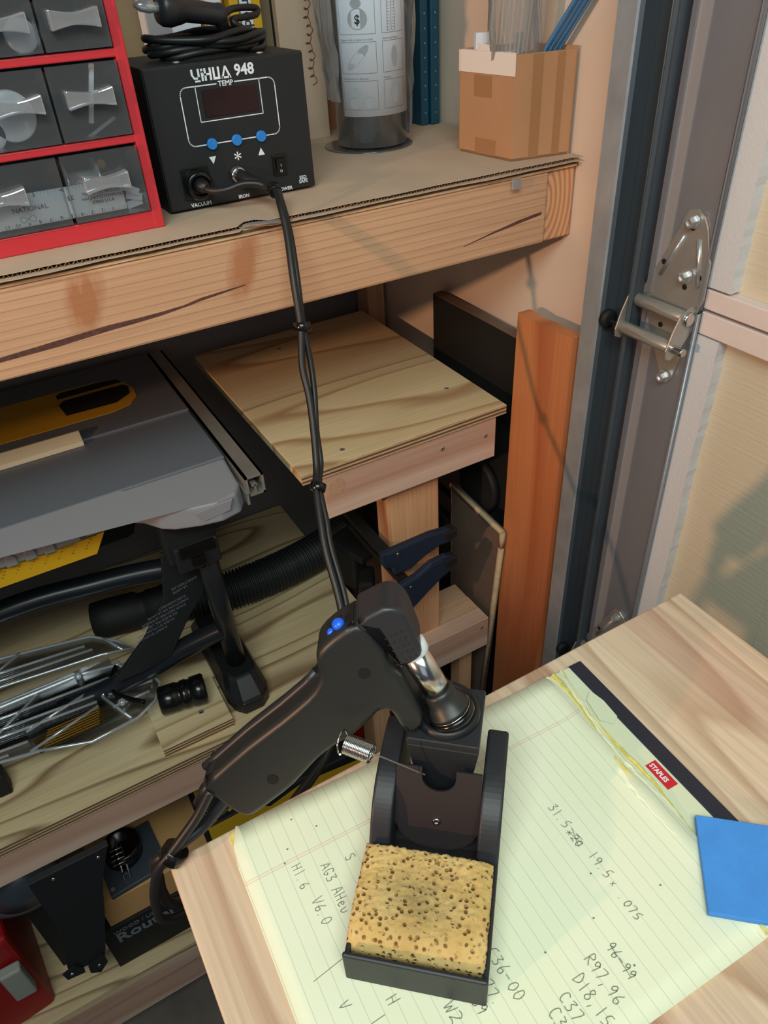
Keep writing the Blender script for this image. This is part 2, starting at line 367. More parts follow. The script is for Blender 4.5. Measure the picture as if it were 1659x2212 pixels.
for z0, z1 in ((-.343, .62), (-1.30, -.3475)):
    b = B().prism([(.528, 0), (.606, 0), (.606, -.006), (.600, -.006), (.600, -.001), (.532, -.001), (.528, -.006)], (.700, 0, z0), Y, X, Z, 0, z1-z0)
    b.lathe([(.0, 0), (.0032, 0), (.0032, z1-z0), (0, z1-z0)], (.6995, .5295, z0), Z, 10)
    obj('end_stile', b, 'stile', door, label='grey galvanised end stile of the door section')
    obj('stile_flange', B().box((.6975, .586, z0+.0005), (.6998, .6055, z1-.0005)), 'stile_lt', door, label='paler folded flange of the stile')
b = B()
for y in (.20, .34): b.prism([(y-.02, -.62), (y+.02, -.62), (y+.012, -.9), (y-.012, -.9)], (.7215, 0, 0), Y, Z, X, 0, .001)
for (y0, z0, y1, z1) in ((.46, -.78, .05, -.90), (.46, -.80, .05, -.925)):
    b.tube([(.722, y0, z0), (.722, y1, z1)], .004, 8)
obj('embossed_panel_border', b, 'door', door)
# hinge with its two barrels and roller shaft
def hinge(dz):
    t = bpy.data.objects.new('hinge', None); COL.objects.link(t); org = V(.70, .56, -.35+dz+H); t.parent = door; t.location = org-WL[door.name]; WL[t.name] = org
    t['label'] = 'bright steel hinge joining the two door sections' if dz == 0 else 'lower steel hinge partly hidden by the table'
    b = B(); up = [(.566, -.241), (.572, -.250), (.575, -.262), (.596, -.306), (.612, -.338), (.612, -.352), (.531, -.352), (.525, -.330), (.526, -.290), (.538, -.255), (.545, -.244), (.555, -.238)]
    b.prism(up, (.6965, 0, dz), Y, Z, X, 0, .0022)
    low = [(.606, -.352), (.600, -.372), (.566, -.436), (.561, -.444), (.553, -.445), (.547, -.436), (.533, -.372), (.531, -.352)]
    b.prism(low, (.6968, 0, dz), Y, Z, X, 0, .0022)
    obj('hinge_plate', b, 'steel_dull', t, bevel=.0006)
    b = B()   # pressed stiffening ribs and round holes
    for p, q2 in (((.566, -.268), (.590, -.318)), ((.546, -.268), (.535, -.318))):
        b.tube([(.6965, p[0], p[1]+dz), (.6965, q2[0], q2[1]+dz)], .0026, 8)
    obj('pressed_rib', b, 'bolt', t)
    b = B()
    for y, z in ((.588, -.303), (.536, -.308), (.553, -.323), (.557, -.258), (.577, -.376)): b.lathe([(.0032, 0), (.0032, .0004)], (.6962, y, z+dz), (-1, 0, 0), 14)
    obj('screw_hole', b, 'void', t)
    ear = lambda y: [(.6965, -.338), (.686, -.338), (.672, -.346), (.664, -.364), (.658, -.384), (.660, -.394), (.668, -.398), (.680, -.390), (.6965, -.368)]
    for y in (.612, .532):
        obj('hinge_ear', B().prism([(p[0], p[1]+dz) for p in ear(y)], (0, y, 0), X, Z, Y, -.001, .001), 'steel_dull', t, bevel=.0005)
    for x, z in ((.686, -.352), (.669, -.383)):
        obj('hinge_barrel', B().lathe([(.0066, 0), (.0076, .001), (.0076, .078), (.0066, .079)], (x, .6115, z+dz), NY, 20), 'steel_dull', t)
    b = B().lathe([(.0046, 0), (.0050, .09), (.0050, .111), (.0042, .113)], (.669, .628, -.383+dz), NY, 18); b.lathe([(.0082, 0), (.0082, .004), (.005, .0041)], (.686, .532, -.352+dz), NY, 22)
    obj('roller_shaft', b, 'steel', t)
    obj('roller', B().lathe([(.006, 0), (.0115, .001), (.0115, .009), (.006, .010)], (.672, .644, -.383+dz), NY, 24), 'black_matte', t, label='black roller in the track')
    for y, z in ((.557, -.251), (.553, -.310), (.557, -.436)):
        b = B(); b.hexbolt((.6960, y, z+dz), (-1, 0, -.05), .0060, .0085); obj('bolt', b, 'bolt', t)
hinge(0); hinge(-.605)
# vertical track beside the door
tr = thing('door_track', (.68, .64, FL), 'vertical galvanised steel garage door track on the peach wall', 'door track')
b = B(); CH = lambda P: [(p[0]-.009*(p[0]-.6055)/.0495, p[1]) for p in P]
prof = [(.655, .664), (.651, .668), (.650, .690), (.646, .7015), (.632, .706), (.618, .7015), (.613, .690), (.611, .672), (.608, .670), (.6055, .674), (.6085, .679), (.611, .694), (.616, .7055), (.632, .7085), (.650, .7045), (.6535, .693), (.655, .672)]
b.prism(CH(prof), (0, 0, FL), Y, X, Z, 0, H+.62)
obj('track_channel', b, 'zinc_shaded', tr, label='channel of the track, its shade put into a darker colour')
b = B().prism([(.676, .7095), (.679, .700), (.6795, .670), (.676, .6635), (.647, .6615), (.6455, .6640), (.674, .668), (.6765, .672), (.6755, .700), (.673, .7095)], (0, 0, FL), Y, X, Z, 0, H+.62)
obj('track_flange', b, 'zinc', tr, label='pale outer flange of the track')
b = B()
for z in (-.1, -.9, -1.5): obj('wall_bracket', B().box((.7035, .6815, z-.02), (.7095, .70, z+.02)), 'zinc', tr)
# ================================================================== WORKBENCH
bench = thing('workbench', (-.25, 1.04, FL), 'wooden workbench of two by four rails and plywood shelves on the left', 'workbench')
b = B().box((-1.25, .76, -.3165), (.663, .798, -.2295)); obj('front_rail', b, 'pine_rail', bench, bevel=.0025)
# long dark bark seam running along the lower part of the front rail
b = B(); P = [(-.02, -.2955, .004), (.05, -.2925, .006), (.10, -.2895, .0055), (.13, -.2890, .0042), (.155, -.2880, .0035), (.18, -.2860, .0022), (.20, -.2830, .003), (.225, -.2810, .0022), (.25, -.2790, .0008)]
b.prism([(p[0], p[1]+p[2]/2) for p in P]+[(p[0], p[1]-p[2]/2) for p in P[::-1]], (0, .7596, 0), X, Z, Y, 0, .003)
RS = b
P = [(.535, -.296, .0006), (.58, -.288, .002), (.62, -.282, .004), (.655, -.278, .0035)]
DK = mat('dark_bark', (92, 58, 52), .9, var=.3, vscale=200)
obj('bark_seam', RS, DK, bench, label='dark bark seam along the rail')
b = B(); b.prism([(p[0], p[1]+p[2]/2) for p in P]+[(p[0], p[1]-p[2]/2) for p in P[::-1]], (0, .7596, 0), X, Z, Y, 0, .003)
obj('bark_streak', b, DK, bench, label='short dark streak near the right end')
b = B().box((.6645, .762, -.3165), (.7085, 1.32, -.2295)); obj('end_rail', b, 'endgrain', bench, bevel=.003, org=(.6865, .762, -.273))
obj('top_panel', B().box((-1.25, .758, -.2290), (.706, 1.325, -.2222)), 'ply_edge', bench)
b = B(); b.box((-1.25, .785, -1.0875), (.43, .80, -1.018+.0)); b.box((-1.25, .80, -1.0875), (.43, .823, -1.018)); obj('shelf_rail', b, 'pine_pink', bench, bevel=.002)
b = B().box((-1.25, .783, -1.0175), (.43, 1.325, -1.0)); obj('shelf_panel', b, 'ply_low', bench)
obj('shelf_panel_edge', B().box((-1.25, .7815, -1.0173), (.43, .7832, -1.0002)), 'ply_edge', bench, label='layered plywood edge')
b = B().box((-1.25, .79, -1.60), (.43, .83, -1.553)); b.box((-1.25, .80, -1.70), (.43, .84, -1.603)); obj('bottom_rail', b, 'pine_pink', bench, bevel=.002)
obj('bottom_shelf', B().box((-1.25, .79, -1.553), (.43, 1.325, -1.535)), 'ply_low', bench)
for x in (-1.2, .664):
    obj('leg', B().box((x, 1.27, FL), (x+.038, 1.319, -.317)), 'pine_z', bench, bevel=.002)
for y in (.762, ): obj('leg', B().box((-1.24, .80, FL), (-1.20, .86, -.23)), 'pine_z', bench, bevel=.002)
obj('leg', B().box((.392, .845, FL), (.43, .90, -1.018)), 'pine_z', bench, bevel=.002)
# cardboard sheet with open flutes along the front edge
cb = thing('cardboard_sheet', (-.2, 1.04, -.2222), 'worn corrugated cardboard sheet covering the bench top', 'cardboard')
def sheet(z0, z1, amp, seed, y0):
    random.seed(seed); pts = []; x = -1.25; ph = random.random()*6
    while x < .70:
        d = amp*(math.sin(x*23+ph)+.6*math.sin(x*61+ph*2)+random.uniform(-.4, .4)); y = y0+d*.5
        if .262 < x < .285: y += .012
        pts.append((x, y)); x += .012
    pts += [(.705, y0-.004), (.7055, 1.32), (-1.25, 1.32)]; return B().prism(pts, (0, 0, 0), X, Y, Z, z0, z1)
obj('top_liner', sheet(-.2176, -.2170, .0016, 3, .7555), 'cardboard', cb)
obj('bottom_liner', sheet(-.2221, -.2214, .003, 5, .7520), 'cardboard', cb)
b = B(); n = 1500; top = []; bot = []
prev = None
for i in range(n):
    x = -1.0+i*.00115
    if x > .70: break
    yf = .7575+.0012*math.sin(x*23+2)
    if .255 < x < .29: yf += .013
    z = -.2195+.0018*math.sin(x*2*math.pi/.0078)
    v0, v1 = b.bm.verts.new(V(x, yf, z)), b.bm.verts.new(V(x, yf+.03, z))
    if prev: b.face([prev[0], v0, v1, prev[1]])
    prev = (v0, v1)
o = obj('flute', b, 'cardboard_flute', cb, label='wavy flute showing along the front edge'); md = o.modifiers.new('s', 'SOLIDIFY'); md.thickness = .0004
b = B(); b.box((-1.24, .79, -.2212), (.69, 1.31, -.2178)); obj('core', b, 'cardboard_flute', cb)
b = B().prism([(.263, .758), (.285, .752), (.30, .747), (.283, .742), (.262, .750), (.255, .7545)], (0, 0, -.2168), X, Y, V(0, 0, 1), 0, .0005)
obj('clear_tape', b, 'bag_cloud', cb, label='torn clear tape on the front edge')
obj('clear_tape', B().prism([(.60, .7530), (.614, .7530), (.613, .7515), (.601, .7515)], (0, 0, -.2395), X, Y, Z, 0, .012), 'bag_cloud', cb, label='small tape tab hanging near the right end')
# ================================================================== PLYWOOD STAND on the right
st = thing('plywood_stand', (.47, 1.05, FL), 'low stand with a plywood top on two by four framing, right of the table saw', 'stand')
obj('top_panel', B().box((.297, .800, -.5855), (.647, 1.268, -.570)), 'ply', st, bevel=.0008)
obj('panel_edge', B().box((.2968, .7985, -.5853), (.6472, .8003, -.5705)), 'ply_edge', st, label='layered plywood edge')
obj('front_rail', B().box((.330, .803, -.662), (.632, .836, -.5857)), 'pine_pink', st, bevel=.0015)
b = B().lathe([(.0135, 0), (.0135, .0004)], (.349, .8029, -.610), NY, 24); b.lathe([(.006, 0), (.006, .0006)], (.348, .8029, -.608), NY, 20); obj('knot', b, mat('wood_knot', (190, 150, 122), .7, var=.2, vscale=300), st, label='round knot at the left end of the rail')
obj('post', B().box((.447, .836, -1.16), (.545, .874, -.5857)), 'pine_z', st, bevel=.002)
obj('post', B().box((.560, 1.225, FL), (.640, 1.262, -.5857)), 'pine_z', st, bevel=.002)
obj('lower_rail', B().box((.436, .803, -1.108), (.636, .836, -1.032)), 'pine_pink', st, bevel=.0015)
obj('lower_rail_cap', B().box((.436, .874, -1.052), (.636, .918, -1.034)), 'pine', st, bevel=.0015)
obj('lower_rail_ledge', B().box((.5455, .8365, -1.052), (.636, .8735, -1.034)), 'pine', st)
for x in (.50, .595): obj('front_leg', B().box((x, .84, FL), (x+.03, .87, -1.1085)), 'pine_z', st)
for a in ((.375, .828, -.5700, Z), (.600, .895, -.5700, Z), (.437, 1.2, -.57, Z), (.531, .803, -.612, NY), (.612, .803, -.617, NY), (.620, .803, -1.052, NY)):
    obj('screw', B().lathe([(.0038, 0), (.0038, .0006), (.0015, .0004), (.001, -.001)], a[:3], a[3], 14), 'steel_dull', st)
# boards leaning on the wall
def board(name, pts, x0, th, mm, me, lab):
    t = thing(name, (x0+th/2, pts[0][1]-.1, FL), lab, 'board')
    b = B().box((x0, pts[0][0], FL), (x0+th, pts[0][1], pts[1])); obj('face', b, mm, t)
    b = B().box((x0, pts[0][0], pts[1]+.0001), (x0+th, pts[0][1], pts[1]+.0012)); obj('top_edge', b, me, t, label='raw top edge')
board('black_board', ((.825, 1.062), -.482), .684, .020, 'black_matte', 'mdf', 'tall black board leaning on the peach wall behind the plywood stand')
b = B(); pts = [(.684, FL), (.814, FL), (.800, -.425), (.790, -.4235), (.765, -.4262), (.74, -.425), (.710, -.4245), (.683, -.4225)]
b.prism([(p[0], p[1]) for p in pts], (.660, 0, 0), Y, Z, X, 0, .020)
o = obj('stained_board', b, 'board_orange', None, 'tall orange stained wooden board leaning on the wall beside the door track', 'board')
b = B(); b.prism([(.765, -.475), (.758, -.475), (.756, -.455), (.762, -.452)], (.6595, 0, 0), Y, Z, X, 0, .0004)
t = thing('hardboard_panel', (.655, .88, FL), 'brown hardboard panel with a pale edge leaning beside the post', 'board')
pts = [(.955, FL), (.955, -.815), (.795, -.826), (.797, -.860), (.835, -1.30), (.84, FL)]
obj('panel', B().prism(pts, (.651, 0, 0), Y, Z, X, 0, .010), 'mdf', t)
b = B()
for p, q2 in zip(pts[1:4], pts[2:5]): b.tube([(.6515, p[0], p[1]), (.6515, q2[0], q2[1])], .0058, 4)
obj('pale_edge', b, 'mdf_edge', t, label='pale raw edge')
t = thing('grinding_disc', (.672, .90, -.80), 'dark grey round disc standing behind the hardboard panel', 'disc')
obj('disc', B().lathe([(.050, 0), (.052, .002), (.052, .008), (.050, .010)], (.668, .90, -.79), X, 36), 'grey_disc', t); obj('rim', B().lathe([(.052, 0), (.055, .002), (.055, .012), (.052, .014)], (.667, .90, -.79), X, 36), 'black_matte', t)
# two blue clamps gripping the post
def clamp(name, pts, lab, bar):
    t = thing(name, (.48, .80, pts[0][1]), lab, 'clamp', 'clamps on the post')
    obj('jaw', B().prism(pts, (0, .790, 0), X, Z, Y, 0, .012), 'clampblue', t, bevel=.002)
    b = B(); b.prism([(p[0]*.86+.066, p[1]*.86+pts[0][1]*.14-.002) for p in pts[:]], (0, .7885, 0), X, Z, Y, 0, .003); obj('raised_web', b, 'clampblue', t, bevel=.001)
    obj('pivot', B().lathe([(.0028, 0), (.0028, .002)], (pts[0][0]+.027, .7885, pts[0][1]-.008), NY, 12), 'steel', t)
    obj('pad', B().box((.527, .786, bar-.006), (.549, .806, bar+.010)), 'black_matte', t, bevel=.002)
    obj('bar', B().box((pts[0][0]+.012, .803, bar-.012), (pts[0][0]+.030, 1.02, bar-.002)), 'black_matte', t)
clamp('bar_clamp', [(.408, -.759), (.448, -.758), (.500, -.757), (.536, -.762), (.546, -.772), (.543, -.790), (.520, -.788), (.490, -.797), (.460, -.812), (.430, -.812), (.427, -.795), (.409, -.785)], 'upper of two navy blue clamps on the wooden post', -.775)
clamp('bar_clamp', [(.430, -.842), (.470, -.835), (.500, -.820), (.530, -.818), (.546, -.826), (.546, -.852), (.522, -.862), (.495, -.880), (.460, -.905), (.430, -.905)], 'lower of two navy blue clamps on the wooden post', -.835)
t = thing('clamp_head', (.44, 1.0, -1.0), 'black tool with a white sticker standing on the shelf behind the post', 'tool')
b = B().box((.43, .975, -.999), (.465, 1.03, -.91), rotz(20)); b.box((.445, .935, -.99), (.475, .99, -.955), rotz(-30)); obj('body', b, 'black_matte', t, bevel=.006)
obj('sticker', B().box((.472, .957, -.895), (.500, .985, -.893), rotz(25)), 'paper', t); obj('arm', B().box((.43, .955, -.91), (.53, 1.05, -.895), rotz(15)), 'black_matte', t, bevel=.002)
# ================================================================== TABLE SAW on the shelf
saw = thing('table_saw', (-.05, 1.05, -1.0), 'grey and black table saw with yellow inserts on the lower shelf', 'table saw')
b = B().box((-.50, 1.054, -.600), (.222, 1.30, -.5560)); b.box((-.50, .896, -.600), (.222, 1.0538, -.5605)); obj('table_top', b, 'grey_table', saw, bevel=.002)
b = B(); outl = [(-.50, .899), (.066, .899), (.085, .872), (.102, .846), (.118, .834), (.150, .822), (.180, .816), (.208, .822), (.219, .840), (.2205, .899)]
ztop = lambda y: -.5615-(.899-y)*.19
tv = [b.bm.verts.new(V(x, y-(.004 if y > .89 else 0), ztop(y))) for x, y in outl]; bv = [b.bm.verts.new(V(x+.002, y-(.016 if y > .89 and x < .1 else .003), -.608)) for x, y in outl]
b.face(tv); b.face(bv[::-1])
for i in range(len(outl)): j = (i+1) % len(outl); b.face([tv[i], tv[j], bv[j], bv[i]])
obj('front_apron', b, 'grey_lobe', saw, bevel=.004, bseg=3)
obj('grip_recess', B().prism([(0, 0), (.052, .008), (.046, -.010), (.010, -.017)], (.148, .8195, -.583), (1, -.13, 0), Z, (.13, 1, 0), -.0015, .004), 'grey_lobe', saw, bevel=.001)
b = B(); b.prism([(-.5, -.582), (-.01, -.582), (.002, -.588), (.006, -.606), (-.5, -.606)], (0, .879, 0), X, Z, Y, 0, .012)
for i in range(6):
    x = -.035-i*.0235; b.prism([(x+.007*math.cos(a*math.pi/6), -.597+.006*math.sin(a*math.pi/6)) for a in range(7)]+[(x-.007, -.608), (x+.007, -.608)], (0, .8772, 0), X, Z, Y, 0, .006)
obj('vent_panel', b, 'grey_lobe', saw, bevel=.001, label='recessed panel with a row of arched grooves')
ol = [(-.5, 1.112), (.12, 1.112), (.148, 1.122), (.164, 1.145), (.166, 1.175), (.158, 1.205), (.140, 1.225), (.115, 1.236), (-.5, 1.236)]
obj('throat_plate', B().prism(ol, (0, 0, -.5565), X, Y, Z, 0, .0014), 'yellow', saw, bevel=.0006, label='yellow throat plate')
b = B().prism([(.050, 1.207), (.155, 1.209), (.148, 1.222), (.120, 1.229), (.056, 1.228), (.050, 1.220)], (0, 0, -.5552), X, Y, Z, 0, .0009)
b.prism([(.052, 1.142), (.130, 1.140), (.156, 1.160), (.160, 1.185), (.154, 1.197), (.058, 1.196), (.048, 1.185)], (0, 0, -.5552), X, Y, Z, 0, .0009)
obj('blade_slot_shade', b, 'void', saw, label='flat black plates painting the shade of the blade slots')  # nothing is cut: slot shade is painted as plates on the throat plate
b = B()   # hollow aluminium rail profile
for a, c in (((.224, -.585), (.2275, -.558)), ((.224, -.5615), (.2505, -.558)), ((.247, -.590), (.2505, -.558)), ((.228, -.590), (.2505, -.587)), ((.232, -.575), (.240, -.5725)), ((.2355, -.587), (.238, -.573)), ((.222, -.602), (.2255, -.584))):
    b.box((a[0], .822, a[1]), (c[0], 1.30, c[1]))
obj('fence_rail', b, 'steel_dull', saw, label='silver extruded rail along the right edge')
for y in (.99, .89): obj('rail_bolt', B().lathe([(.003, 0), (.003, .006)], (.2505, y, -.572), X, 10), 'steel', saw)
b = B().box((-.50, 1.11, -.80), (.10, 1.25, -.601)); obj('motor_housing', b, 'black_matte', saw, bevel=.02)
b = B().prism([(-.5, -.606), (.036, -.612), (.018, -.642), (-.5, -.642)], (0, .889, 0), X, Z, Y, 0, .006); obj('warning_plate', b, 'yellow', saw, label='yellow strip with fine print under the apron')
b = B()
for r_ in range(4):
    for k in range(30): b.text(random.choice(['III', 'IIII', 'II', 'IIIII']), (.015-.018*k-.003*r_, .8885, -.616-.0042*r_), X, Z, .0022, .0001)
obj('fine_print', b, 'ink_dark', saw)
tb = B().tube(smooth_path([(-.40, 1.05, -.83), (-.14, 1.04, -.795), (.0, 1.03, -.80), (.09, 1.01, -.80), (.15, .985, -.80)], 6), .0185, 20); obj('stand_tube', tb, 'tube_black', saw)
tb = B().tube([(.158, .88, -.615), (.160, .875, -.80), (.166, .885, -.955)], .016, 16); obj('stand_leg', tb, 'tube_black', saw)
tb = B().tube(smooth_path([(.165, .88, -.86), (.10, .905, -.89), (.02, .93, -.93), (-.10, .96, -.965), (-.30, .99, -.975)], 6), .017, 16); obj('stand_brace', tb, 'tube_black', saw)
b = B().prism([(.100, -.690), (.158, -.705), (.146, -.790), (.115, -.825), (.068, -.895), (.018, -.900), (-.03, -.900), (.040, -.835), (.086, -.770)], (0, .900, 0), X, Z, Y, 0, .008); obj('leg_plate', b, 'black', saw, bevel=.002, label='black plate printed with small white warnings')
b = B(); tx, tz = V(-1, 0, -.16), V(.16, 0, -1)
for k, l in enumerate(('DIRECTION DE', 'LA LAME', '', 'AVERTISSEMENT', 'DIRECTION DE LA LAME', 'POUR REDUIRE LE RISQUE', 'DE BLESSURE, LIRE LE', 'GUIDE D\'UTILISATION', 'AVANT D\'UTILISER')):
    if l: b.text(l, (.120-.0085*k, .8995, -.775-.0092*k+.02), tx, tz, .0062, .0001, align='CENTER')
obj('warning_print', b, 'ink', saw)
b = B().box((.104, .862, -.690), (.178, .905, -.610)); b.box((.112, .850, -.700), (.176, .866, -.655)); obj('fold_bracket', b, 'black', saw, bevel=.003)
b = B().box((.118, .846, -.672), (.170, .852, -.655)); b.lathe([(.004, 0), (.004, .003)], (.146, .850, -.697), NY, 14); b.box((.132, .845, -.690), (.152, .851, -.676)); obj('latch', b, 'black_gloss', saw, bevel=.001)
pts = [(.128, 1.04), (.128, .850), (.133, .828), (.146, .812), (.178, .812), (.192, .824), (.198, .845), (.198, 1.02), (.190, 1.04)]
b = B().prism(pts, (0, 0, -1.0), X, Y, Z, .0002, .026); obj('rubber_foot', b, 'rubber', saw, bevel=.004)
b = B(); v0 = [b.bm.verts.new(V(x, y, -.9742)) for x, y in pts]; v1 = [b.bm.verts.new(V(.163+(x-.163)*.76, .90+(y-.90)*.76+.012, -.944)) for x, y in pts]
b.face(v0[::-1]); b.face(v1)
for i in range(len(pts)): j = (i+1) % len(pts); b.face([v0[i], v0[j], v1[j], v1[i]])
obj('foot_cap', b, 'rubber', saw, bevel=.005, bseg=3)
# wooden strip lying on the saw table
b = B().prism([(1.043, -.5602), (1.0535, -.5602), (1.0735, -.5558), (1.072, -.548), (1.064, -.545), (1.044, -.5535)], (-.5, 0, 0), Y, Z, X, 0, .5575); obj('wood_strip', b, 'stickwood', None, 'pale wooden strip lying on the grey saw table', 'wood strip', bevel=.0006)
# corrugated dust hose with cuff
hose = thing('dust_hose', (.28, 1.1, -1.0), 'black corrugated dust hose with a smooth cuff lying on the lower shelf', 'hose')
P = smooth_path([(.120, 1.100, -.962), (.20, 1.075, -.961), (.30, 1.070, -.961), (.40, 1.082, -.961), (.50, 1.112, -.961), (.60, 1.150, -.961), (.64, 1.19, -.961)], 60)
L = 0; PP = []; RR = []; acc = 0
for a, c in zip(P, P[1:]):
    PP.append(a); acc += (c-a).length; RR.append(.0350+.0032*(1 if math.sin(acc*2*math.pi/.0072) > 0 else -1)*min(1, abs(math.sin(acc*2*math.pi/.0072))*2.5))
obj('corrugated_tube', B().tube(PP, RR, 28), 'black', hose)
obj('cuff', B().lathe([(.028, 0), (.034, .002), (.036, .03), (.036, .08), (.031, .088), (.031, .10), (.034, .102), (.034, .125), (.036, .13), (.036, .155)], (-.025, 1.135, -.962), (.98, -.19, 0), 28), 'black_matte', hose)
# small plywood block with one screw
blk = thing('plywood_block', (.06, .855, -1.0), 'small plywood block screwed onto the lower shelf under the black cylinder', 'block')
obj('block', B().box((.006, .805, -1.0), (.122, .91, -.9835)), 'ply', blk); obj('block_edge', B().box((.006, .8035, -.9998), (.1222, .8052, -.9837)), 'ply_edge', blk, label='layered plywood edge')
obj('screw', B().lathe([(.0045, 0), (.0045, .0005), (.002, .0003), (.001, -.001)], (.082, .845, -.9835), Z, 16), 'steel_dull', blk)
o = obj('hose_adapter', B().lathe([(.021, 0), (.024, .002), (.024, .030), (.0225, .031), (.0225, .036), (.024, .037), (.024, .046), (.0225, .047), (.0225, .052), (.025, .053), (.0255, .072), (.023, .075), (.018, .075), (.018, .05)], (.028, .880, -.9575), (.985, -.17, 0), 30), 'black_gloss', None, 'glossy black hose adapter cylinder lying on the plywood block', 'hose adapter')
# clear blade guard
gd = thing('blade_guard', (-.08, .95, -1.0), 'transparent plastic blade guard lying on the shelf at the left edge', 'blade guard')
def gside(outline, z, lean, rib, nm):
    f = lambda p, dz=0: (p[0], p[1]+lean*dz, z+dz)
    obj(nm, B().prism(outline, (0, 0, z), X, Y, Z, 0, .002), 'clear_guard', gd)
    n = len(outline); obj('rim_rib', B().tube([(p[0], p[1], z+.003) for p in outline], .0026, 6, closed=True), 'clear_rib', gd)
    b = B()
    for a, c in rib: b.tube([(a[0], a[1], z+.004), (c[0], c[1], z+.004)], .0024, 6)
    obj('cross_rib', b, 'clear_rib', gd)
near = [(-.42, .985), (-.24, 1.00), (-.07, 1.000), (-.014, .988), (.030, .943), (.040, .908), (.022, .876), (-.011, .858), (-.084, .851), (-.158, .878), (-.215, .889), (-.42, .900)]
gside(near, -.950, 0, [((-.4, .985), (-.03, .965)), ((-.4, .965), (-.05, .940)), ((-.4, .950), (-.06, .925)), ((-.4, .925), (-.17, .905)), ((-.4, .912), (-.2, .895)), ((-.014, .988), (-.05, .93)), ((-.05, .93), (-.02, .862)), ((-.14, .995), (-.25, .915)), ((-.02, .965), (.02, .955)), ((-.06, .915), (-.17, .883)), ((-.17, .925), (-.06, .955)), ((-.04, .93), (.03, .92)), ((-.04, .90), (.02, .90))], 'side_plate')
far = [(-.42, 1.10), (-.188, 1.098), (-.037, 1.065), (.002, 1.027), (.022, .995), (-.03, 1.01), (-.20, 1.03), (-.42, 1.04)]
gside(far, -.935, 0, [((-.4, 1.085), (-.05, 1.045)), ((-.4, 1.06), (-.04, 1.03)), ((-.15, 1.09), (-.25, 1.03)), ((-.02, 1.05), (.005, 1.0))], 'side_plate')
b = B(); b.tube(smooth_path([(-.012, .985, -.944), (-.030, .955, -.943), (-.030, .925, -.943), (-.010, .895, -.943), (.006, .880, -.943)], 6), .0045, 8); obj('curved_arm', b, 'black_gloss', gd, label='black curved arm')
b = B()
for x, y in ((-.025, .900), (.026, .925), (-.075, .995), (-.012, .985)): b.lathe([(.006, 0), (.006, .006), (.003, .008)], (x, y, -.947), Z, 16)
obj('pivot_pin', b, 'clear_rib', gd)
obj('sticker', B().prism([(-.163, .903), (-.060, .918), (-.051, .880), (-.157, .872)], (0, 0, -.9478), X, Y, Z, 0, .0004), 'label_dark', gd, label='black and yellow warning sticker')
b = B()
for r_ in range(7): b.box((-.152+.002*r_, .8800+.0050*r_, -.9473), (-.066+.001*r_, .8818+.0050*r_, -.9470))
obj('sticker_text', b, mat('sticker_ink', (150, 104, 30), .5), gd)
obj('sub_arm', B().box((-.42, .94, -.975), (-.05, .972, -.955)), 'black_gloss', gd, bevel=.002)
obj('support_rib', B().box((-.40, 1.00, -.999), (-.02, 1.003, -.9375)), 'clear_guard', gd)
obj('end_block', B().box((-.235, .868, -.999), (-.214, .895, -.955)), 'black_matte', gd, bevel=.003)
# ================================================================== UNDER THE LOWER SHELF
fb = thing('folding_bracket', (-.19, .78, -1.44), 'black steel folding bracket screwed to the lower shelf rail', 'bracket')
obj('plate', B().prism([(-.238, -1.0885), (-.118, -1.0885), (-.127, -1.11), (-.152, -1.18), (-.168, -1.25), (-.197, -1.36), (-.206, -1.385), (-.262, -1.368), (-.238, -1.22)], (0, .768, 0), X, Z, Y, 0, .012), 'black', fb, bevel=.001)
obj('tab', B().prism([(-.270, -1.358), (-.248, -1.350), (-.238, -1.372), (-.240, -1.386), (-.268, -1.380)], (0, .764, 0), X, Z, Y, 0, .003), 'black', fb)
obj('tab', B().prism([(-.232, -1.376), (-.203, -1.360), (-.203, -1.392), (-.220, -1.412), (-.234, -1.398)], (0, .764, 0), X, Z, Y, 0, .003), 'black', fb)
for x, z in ((-.205, -1.100), (-.138, -1.102), (-.257, -1.366), (-.216, -1.384)): obj('rivet', B().lathe([(.0035, 0), (.0035, .002), (.002, .003)], (x, .767 if z > -1.2 else .7635, z), NY, 14), 'steel', fb)
rb = thing('router_box', (-.11, .86, -1.535), 'black box printed with the word Router on the bottom shelf', 'box')
obj('box', B().box((-.205, .82, -1.535), (.10, .97, -1.40), rotz(0)), 'black_matte', rb, bevel=.001)
b = B().text('Router', (-.186, .8192, -1.452), X, Z, .040, .0004, .0008); b.text('WOOD / LINE', (-.186, .8192, -1.422), X, Z, .014, .0004); obj('lettering', b, 'ink', rb)
tb_ = thing('wooden_tray', (-.1, .87, -1.40), 'tan wooden tray on top of the black router box', 'tray')
obj('box', B().box((-.185, .825, -1.3995), (.06, .98, -1.325)), 'tan', tb_, bevel=.001)
rp = thing('router_jig', (-.11, .88, -1.325), 'slate grey router base plate with chrome fittings on the tan tray', 'router base')
obj('base_plate', B().box((-.165, .828, -1.3248), (-.060, .935, -1.314), rotz(4)), 'router_grey', rp, bevel=.002)
obj('collar', B().lathe([(.034, 0), (.034, .03), (.026, .032), (.024, .004)], (-.120, .895, -1.314), Z, 32), 'black_gloss', rp)
b = B()
for k in range(4): b.tube([(-.140, .885-.010*k, -1.276), (-.118, .884-.010*k, -1.276)], .0018, 8)
b.tube([(-.132, .84, -1.310), (-.128, .900, -1.282)], .002, 8); b.tube([(-.122, .84, -1.310), (-.118, .900, -1.282)], .002, 8); b.lathe([(.006, 0), (.006, .006)], (-.127, .852, -1.308), Z, 6, False)
obj('depth_rods', b, 'steel', rp, label='chrome adjusting rods')
